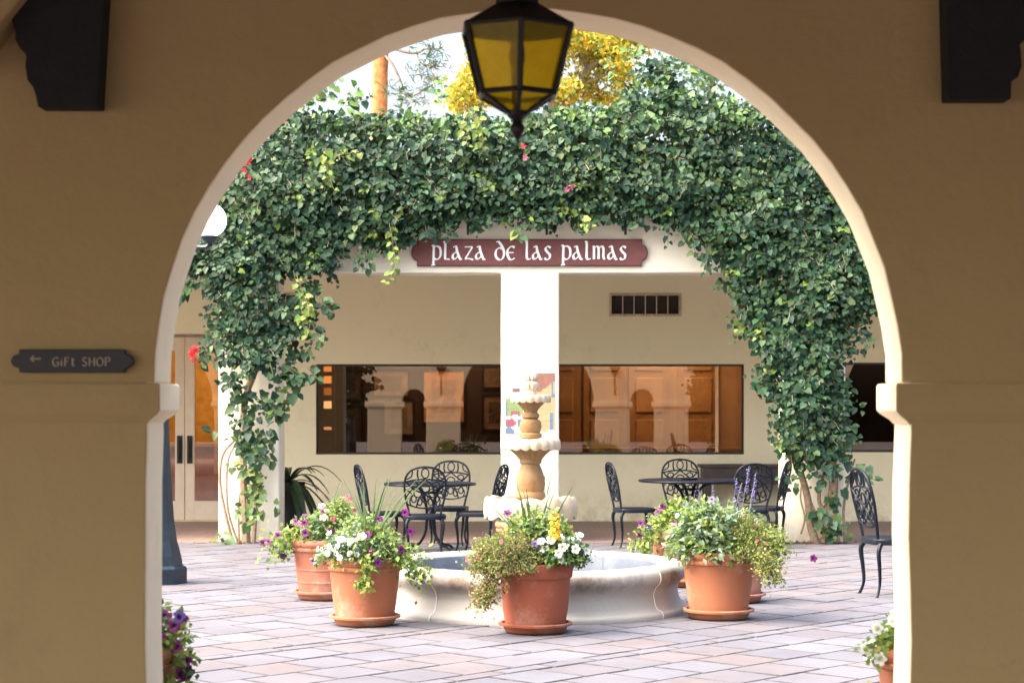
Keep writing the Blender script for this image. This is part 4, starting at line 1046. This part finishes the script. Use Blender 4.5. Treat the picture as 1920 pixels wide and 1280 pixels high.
# console against the back wall
cs = empty('console_table', (2.86,25.2,0), 0, 'long dark brown console table against the back wall behind the right chairs', 'console table')
cw = plain('dark_brown_wood', (.05,.04,.035), .6, var=.3)
MB().box(-.62,.62,-.22,.22,.74,.78).build('top', cw, cs, bevel=.005); MB().box(-.58,.58,-.2,.2,.52,.738).build('apron', cw, cs, bevel=.004)
for x in (-.56,.48):
    for y in (-.18,.10): MB().box(x,x+.09,y,y+.08,0,.519).build('leg', cw, cs, bevel=.004)

# ------------------------------------------------------------------ terracotta pots and planting
def pet_mesh(mat, centre, lobes=5):
    m = MB(); n = lobes*4
    V = [(0,0,-.25)]
    for i in range(n):
        a = 2*math.pi*i/n; s_ = abs(math.cos(lobes*a/2)); V.append((.42*math.cos(a), .42*math.sin(a), .05))
    for i in range(n):
        a = 2*math.pi*i/n; s_ = abs(math.cos(lobes*a/2))**.5; r = .72+.32*s_; V.append((r*math.cos(a), r*math.sin(a), .10+.08*math.sin(3*a)))
    m.add(V, [(1+i,1+n+i,1+n+(i+1)%n,1+(i+1)%n) for i in range(n)])
    m.cur = 1; m.add(V[:n+1], [(0,1+i,1+(i+1)%n) for i in range(n)])
    return m.mesh('flower', [mat, centre], fix=False)
PET = {k: pet_mesh(M[k], c) for k, c in (('purple', M['darkpurple']), ('violet', M['darkpurple']), ('white', petal('pale_throat',(.5,.55,.3))), ('darkpurple', M['darkpurple']), ('pink', M['pink']))}
POTG = 'terracotta pots around the fountain'
PROF = [(.0,.0),(.185,0),(.20,.008),(.222,.14),(.246,.355),(.252,.365),(.262,.372),(.264,.388),(.256,.398),(.262,.405),(.272,.42),(.273,.44),(.262,.455),(.248,.458),(.238,.45),(.228,.42),(.20,.40),(.001,.40)]
pot_cache = {}
def pot(x, y, mat, label, sc=1.0, style=0, salab=''):
    sa_h = .055*sc
    so_ = MB().lathe([(.001,.0),(.19,0),(.205,.008),(.222,.045),(.24,.052),(.250,.05),(.252,.064),(.24,.07),(.228,.068),(.21,.03),(.19,.016),(.001,.014)], 48).build('plant_saucer', mat, None, smooth=True, loc=(x,y,.016))
    so_.scale = (sc,sc,sc); tag(so_, salab, 'saucer', 'terracotta saucers')
    t = empty('terracotta_pot', (x, y, .016+.015*sc), rnd.uniform(0,6), label, 'pot', POTG); t.scale = (sc,sc,sc)
    if style not in pot_cache:
        pr = PROF
        if style == 1: pr = [(r,z) for r,z in PROF[:3]]+[(.218,.115),(.223,.118),(.223,.128),(.219,.131),(.226,.215),(.231,.218),(.231,.228),(.228,.231)]+PROF[4:]
        if style == 2: pr = PROF[:4]+[(.238,.35),(.25,.36),(.252,.365),(.262,.44),(.262,.455),(.25,.458),(.238,.45),(.228,.42),(.2,.4),(.001,.4)]
        m = MB(); m.lathe(pr, 56); pot_cache[style] = m
    pot_cache[style].build('body', mat, t, smooth=True)
    MB().lathe([(.001,.412),(.12,.418),(.227,.41)], 24, fn=lambda r,z,a,k: (r, z+.01*math.sin(3*a+k))).build('soil', M['soil'], t)
    return Vector((x, y, .016+.015*sc+.43*sc))
YG = [(.195,.265,.047),(.148,.234,.047),(.257,.304,.070),(.101,.179,.047)]
SG = [(.187,.265,.156),(.133,.218,.125),(.250,.312,.211),(.094,.156,.078)]
DG = [(.039,.094,.031),(.055,.117,.039),(.070,.133,.039)]
RG = [(.211,.195,.070),(.234,.156,.086),(.172,.211,.055),(.187,.117,.070)]
def mound(name, c, rx, rz, n, cols, size, label, cat='plant', tmpl=OVAL, wd=.6, off=(0,0,0), flowers=(), fsize=.03, sprig=4, droop=.05, ry=None):
    """plant of many short leafy shoots rising from the soil through an uneven mound; flowers = (kind, count)"""
    t = empty(name, c, 0, label, cat, 'plants in the terracotta pots'); lv = Leaves(tmpl); ry = ry or rx; o_ = Vector(off); st = MB()
    tips = []
    size *= 1.22; n = int(n*1.5)
    for k in range(n):
        a = rnd.uniform(0, 2*math.pi); el = math.asin(rnd.uniform(-.12, 1)); rr = rnd.uniform(.5,1)**.5*(1+.28*noise.noise(Vector((math.cos(a)*2+c.x*5, math.sin(a)*2, el*2+c.y))))
        d = Vector((math.cos(a)*math.cos(el), math.sin(a)*math.cos(el), math.sin(el)))
        e = Vector((d.x*rx, d.y*ry, d.z*rz))*rr+o_; tips.append((e, d))
        b0 = Vector((rnd.gauss(0,.05), rnd.gauss(0,.05), -.02)); b0 += o_*.4*min(1, .12/max(.12, o_.length))
        if k % 4 == 0: st.tube([b0, b0.lerp(e, .55)+Vector((0,0,.04)), e], .0022, 3, caps=False)
        dirn = (d+rv(.35)).normalized()
        for j in range(sprig):
            q = e-dirn*size*.55*j+rv(size*.25)
            f = (dirn*.6+rv(.6)+Vector((0,0,-droop*4))).normalized()
            lv.add(q, f, (Vector((0,-.35,1))+rv(.45)).normalized(), size*rnd.uniform(.6,1.15), wd, jit(cols[k % len(cols)], .3))
    lv.build('foliage', M['leaf_soft'], t); tag(st.build('stems', M['leaf_stem'], t, fix=False), kind='stuff')
    for kind, cn in flowers:
        for k in range(cn):
            e, d = rnd.choice(tips); 
            for tr in range(12):
                if d.y < .15: break
                e, d = rnd.choice(tips)
            q = e*1.06+d*.012; dd = (d+Vector((0,-.8,.25))+rv(.25)).normalized()
            link('flower', PET[kind], t, q, dd.to_track_quat('Z','Y').to_euler(), fsize*1.12*rnd.uniform(.8,1.15))
    return t
M['leaf_stem'] = plain('green_stem', (.12,.17,.06), .7)
def trail(t, c, pts, n, cols, size, flowers=(), fsize=.026, spread=.03):
    """a trailing shoot through pts (offsets from c) added to plant t"""
    n = int(n*(2.6 if size < .03 else 1.5)); size *= 1.2; fsize *= 1.15; spread *= (.75 if size < .03 else 1)
    P = spline([Vector(p) for p in pts], 6); MB().tube(P, .0028, 4).build('stem', M['leaf_stem'], t); lv = Leaves(OVAL)
    for k in range(n):
        q = P[rnd.randrange(len(P))]+rv(spread); lv.add(q, rv()+Vector((0,-.3,-.3)), Vector((0,-.6,.8))+rv(.4), size*rnd.uniform(.6,1.2), .65, jit(rnd.choice(cols), .3))
    lv.build('foliage', M['leaf_soft'], t)
    for kind, q in flowers: link('flower', PET[kind], t, q, Vector((rnd.gauss(0,.4),-1,.3)).to_track_quat('Z','Y').to_euler(), fsize)
def spikes(c, n, L, label, col='blade', lean=.35, r0=.05, tiltx=0, name='spike_grass'):
    t = empty(name, c, 0, label, 'plant', 'plants in the terracotta pots')
    for k in range(n):
        a = rnd.uniform(0, 2*math.pi); d = Vector((math.cos(a)*lean*rnd.random()+tiltx, math.sin(a)*lean*rnd.random(), 1)).normalized(); l = L*rnd.uniform(.6,1)
        m = MB(); V = []; sd = d.cross(Vector((rnd.gauss(0,.3),-1,0))).normalized()
        for i in range(6):
            u = i/5; p = d*l*u+Vector((d.x*.25*u*u*l*2, 0, -.06*u*u*l)); wd = .012*(1-u**1.6)+.001
            V += [p-sd*wd, p+Vector((0,-.003*(1-u),0)), p+sd*wd]
        m.add(V, [q for i in range(5) for q in ((3*i,3*i+1,3*i+4,3*i+3),(3*i+1,3*i+2,3*i+5,3*i+4))])
        m.build('blade', M[col], t, loc=(rnd.gauss(0,r0*.5), rnd.gauss(0,r0*.5), -.02))
    return t
M['blade'] = plain('grass_blade', (.09,.15,.06), .5); M['salvia'] = M['violet']

# ---- pot left of centre (front left)
c = pot(-1.147,13.5,M['terra_orange'],'orange terracotta pot with white and purple petunias left of the fountain', 1.0,0,'saucer under the orange pot left of the fountain')
t = mound('petunia', c+Vector((0,-.02,.02)), .31, .28, 560, YG+SG[:2], .034, 'yellow green petunia bush with purple blooms in the front left pot', flowers=(('purple',8),('white',2)), fsize=.026)
trail(t, c, [(.05,-.2,.05),(.04,-.29,-.02),(.02,-.30,-.12),(.03,-.30,-.17)], 130, YG, .036, spread=.028)
trail(t, c, [(.18,-.12,.05),(.30,-.16,.03),(.37,-.16,-.05),(.40,-.16,-.13)], 230, YG, .036, (('purple',(.12,-.3,-.01)),('violet',(.40,-.2,-.15)),('purple',(.30,-.22,.33)),('purple',(.33,-.1,.19))), spread=.05)
mound('alyssum', c+Vector((-.13,-.16,.06)), .15, .15, 150, SG, .026, 'white flowering clump at the left side of the front left pot', flowers=(('white',34),), fsize=.019)
spikes(c+Vector((.05,0,.05)), 13, .78, 'tall dark grass blades rising from the front left pot', tiltx=.15, lean=.5)
# ---- pot behind left
c = pot(-1.62,15.3,M['terra_pink'],'pinkish banded terracotta pot partly behind the orange pot', 1.0,1,'saucer under the pinkish banded pot')
t = mound('petunia', c+Vector((0,0,.02)), .27, .24, 420, YG+SG[:3], .034, 'petunia bush in the pinkish banded pot farther left', flowers=(('purple',6),('white',6),('pink',3)), fsize=.028)
trail(t, c, [(-.1,-.1,.02),(-.26,-.14,.04),(-.34,-.16,-.02),(-.36,-.16,-.07)], 260, YG, .038, (('purple',(-.34,-.22,.05)),('purple',(-.46,-.2,-.01)),('purple',(-.42,-.22,.0)),('darkpurple',(-.30,-.24,-.11)),('purple',(-.2,-.26,.16)),('purple',(-.13,-.26,.15))), spread=.06)
mound('coral_flower_plant', c+Vector((.12,-.05,.2)), .15, .16, 110, YG, .028, 'plant with small coral flowers rising behind the white clump', flowers=(('pink',8),('purple',1)), fsize=.018)
spikes(c, 6, .55, 'thin dark grass blades in the pinkish banded pot', tiltx=.1)
# ---- front centre pot
c = pot(.05,13.04,M['terra_dark'],'brick red terracotta pot in front of the fountain', 1.0,2,'saucer under the brick red front pot')
t = mound('thyme_bush', c+Vector((-.12,-.1,.03)), .27, .25, 760, RG+YG[:2], .018, 'feathery yellow brown thyme spilling over the left of the front pot', wd=.32, off=(-.08,-.05,-.03), sprig=7, flowers=(('pink',3),), fsize=.012)
trail(t, c, [(.0,-.05,.0),(-.14,-.14,-.06),(-.2,-.18,-.16),(-.24,-.18,-.24)], 700, RG+YG[:1], .02, spread=.055)
trail(t, c, [(-.05,-.05,.10),(-.16,-.1,.10),(-.24,-.12,.05),(-.26,-.14,-.03)], 420, RG+YG[:2], .02, spread=.06)
mound('petunia', c+Vector((.17,-.1,.05)), .20, .18, 330, DG+YG[:1], .034, 'white petunias at the right side of the front pot', flowers=(('white',24),), fsize=.030)
mound('leafy_herb', c+Vector((.02,.06,.10)), .27, .30, 520, YG+SG[:1], .034, 'light green leafy herb at the back of the front pot', flowers=(('purple',2),('violet',2)), fsize=.026)
spikes(c+Vector((-.02,0,.02)), 16, .62, 'fan of upright dark grass blades in the front pot', lean=.45, tiltx=-.05)
sn = empty('snapdragon', c+Vector((.13,-.22,.14)), 0, 'yellow snapdragon spike in the front pot', 'flower plant', 'plants in the terracotta pots')
MB().tube([(0,0,-.1),(0,0,.05),(-.005,0,.24)], .004, 5).build('stem', M['leaf_stem'], sn)
ym = MB().lathe([(.001,-.7),(.5,-.3),(.6,.1),(.9,.5),(.5,.55),(.001,.2)], 8, fn=lambda r,z,a,k: (r*(1+.25*math.cos(2*a)), z)).mesh('flower', M['yellow'], True)
for k in range(20):
    a = k*2.4; z = .06+.009*k; link('flower', ym, sn, (.022*math.cos(a), .022*math.sin(a), z), Vector((math.cos(a), math.sin(a)-.4, .1)).to_track_quat('Z','Y').to_euler(), .024-.0006*k)
# ---- right front pot
c = pot(1.38,13.9,M['terra_orange'],'orange terracotta pot with sage and fine foliage right of the fountain', 1.03,0,'saucer under the orange pot right of the fountain')
mound('sage', c+Vector((-.07,-.03,.03)), .31, .36, 600, SG+YG[:2], .052, 'grey green sage bush in the pot right of the fountain', wd=.5, flowers=(('white',2),('violet',2)), fsize=.02)
t = mound('thyme_bush', c+Vector((.13,-.08,.03)), .27, .31, 860, YG+RG[:2], .019, 'fine yellow green foliage spilling over the right of the pot right of the fountain', wd=.35, off=(.05,-.02,-.02), sprig=7, flowers=(('pink',2),), fsize=.014)
trail(t, c, [(.1,-.1,.02),(.14,-.25,.0),(.19,-.28,-.09),(.22,-.28,-.15)], 560, RG+YG, .021, spread=.055)
trail(t, c, [(.15,-.1,.10),(.26,-.14,.08),(.28,-.14,.0)], 300, RG[:1]+YG, .021, (('purple',(.53,-.1,-.045)),), spread=.06)
t = empty('salvia', c+Vector((.1,.05,.1)), 0, 'tall purple salvia flower spikes rising from the pot right of the fountain', 'flower plant', 'plants in the terracotta pots')
lvS = Leaves(OVAL)
for k in range(8):
    x0 = rnd.uniform(-.22,.22); x1 = x0*1.25+rnd.uniform(-.03,.05); zt = rnd.uniform(.38,.60) if x0 > -.05 else rnd.uniform(.25,.42); y_ = rnd.gauss(0,.08)
    MB().tube(spline([(x0*.5,y_,-.08),(x0,y_,.15),(x1,y_,zt)],3), .0022, 4).build('stem', M['leaf_stem'], t)
    for j in range(34):
        z = zt-.20*j/34; lvS.add((x1+(x0-x1)*(zt-z)/zt+rnd.gauss(0,.005), y_+rnd.gauss(0,.005), z), rv(), rv(), .017, .7, jit((.13,.10,.34), .4))
lvS.build('blooms', M['leaf_soft'], t)
mound('petunia', c+Vector((.22,.08,.12)), .17, .2, 150, DG+SG[:2], .034, 'dark green petunia with few white blooms at the back right of that pot', flowers=(('white',6),), fsize=.02)
# ---- pots behind the right one
c = pot(1.31,16.4,M['terra_orange'],'terracotta pot farther back right of the fountain with purple petunias', 1.0,0,'saucer under the farther pot right of the fountain')
t = mound('petunia', c+Vector((0,-.02,.02)), .27, .28, 400, YG, .038, 'bright green petunia bush with purple blooms in the farther right pot', flowers=(('purple',6),('violet',2)), fsize=.03)
trail(t, c, [(-.1,-.15,.0),(-.26,-.2,.02),(-.34,-.2,-.08),(-.34,-.2,-.16)], 240, YG, .04, (('purple',(-.36,-.24,.08)),('violet',(-.3,-.24,.05)),('purple',(-.37,-.24,-.02)),('purple',(-.18,-.24,.22))), spread=.05)
c = pot(1.625,15.1,M['terra_pink'],'terracotta pot hidden behind the right pot, only its foot and saucer showing', .98,0,'saucer peeking out behind the orange pot right of the fountain')
mound('leafy_herb', c+Vector((.0,0,.02)), .22, .2, 200, YG+SG, .034, 'leafy herb in the hidden pot behind the right one', flowers=(('white',5),), fsize=.02)
c = pot(-.03,17.6,M['terra_orange'],'terracotta pot behind the fountain basin', 1.0,0,'saucer behind the fountain')
mound('leafy_herb', c+Vector((.05,0,.02)), .3, .2, 260, DG+SG[:2], .036, 'dark leafy plant in the pot behind the fountain', flowers=(('white',4),('purple',2)), fsize=.028)
spikes(c+Vector((.14,0,0)), 6, .62, 'grass blades in the pot behind the fountain', lean=.35, tiltx=.06)
# ---- pots at the arch jambs
c = pot(1.80,8.50,M['terra_orange'],'terracotta pot at the lower right jamb of the arch', 1.0,0,'saucer under the pot at the right jamb')
t = mound('petunia', c+Vector((0,0,.0)), .27, .22, 380, YG, .034, 'white petunia bush in the pot at the right jamb', flowers=(('white',26),), fsize=.028)
trail(t, c, [(-.12,-.1,.05),(-.25,-.12,.06),(-.31,-.12,-.02)], 90, YG, .034, (('white',(-.28,-.14,.12)),('white',(-.33,-.14,.03)),('purple',(-.24,-.14,-.17)),('white',(-.2,-.16,.18)),('white',(-.27,-.16,-.01))), spread=.035)
c = pot(-1.80,8.50,M['terra_orange'],'terracotta pot at the lower left jamb of the arch', 1.0,0,'saucer under the pot at the left jamb')
t = mound('petunia', c+Vector((0,0,.02)), .28, .30, 430, YG, .034, 'purple petunia bush in the pot at the left jamb', flowers=(('purple',26),('violet',3)), fsize=.027)
trail(t, c, [(.12,-.1,.05),(.26,-.1,.02),(.28,-.1,-.12),(.26,-.1,-.24)], 260, YG, .034, (('purple',(.31,-.14,-.04)),('purple',(.29,-.14,-.1)),('purple',(.27,-.14,.02)),('darkpurple',(.32,-.14,-.09)),('purple',(.26,-.14,.11)),('violet',(.28,-.14,.15))), spread=.04)

# dark strappy plant by the left pier
t = empty('strap_leaf_plant', at(540,985,22.9)*Vector((1,1,0)), 0, 'dark plant with broad drooping strap leaves beside the left pier', 'plant')
MB().lathe([(.001,0),(.16,0),(.2,.6),(.21,.64),(.19,.64),(.001,.58)], 24).build('planter', M['wood_dark'], t, smooth=True)
lm = plain('dark_strap_leaf', (.02,.045,.02), .35, var=.4)
for k in range(30):
    a = rnd.uniform(0, 2*math.pi); L = rnd.uniform(.4,.75); c_, s_ = math.cos(a), math.sin(a); up_ = rnd.uniform(.15,.85); V = []; n = 8
    for i in range(n+1):
        u = i/n; L_ = L*1.15; r = L_*u*(1.1-up_*.55); z = .62+L_*(up_*1.5*u-1.15*u*u*(1.15-up_*.5)); wd = .042*math.sin(math.pi*min(1, u*.9+.08))
        V += [(r*c_-s_*wd, r*s_+c_*wd, z), (r*c_, r*s_, z-.012), (r*c_+s_*wd, r*s_-c_*wd, z)]
    MB().add(V, [q for i in range(n) for q in ((3*i,3*i+3,3*i+4,3*i+1),(3*i+1,3*i+4,3*i+5,3*i+2))]).build('leaf', lm, t, fix=False)
#MARK4
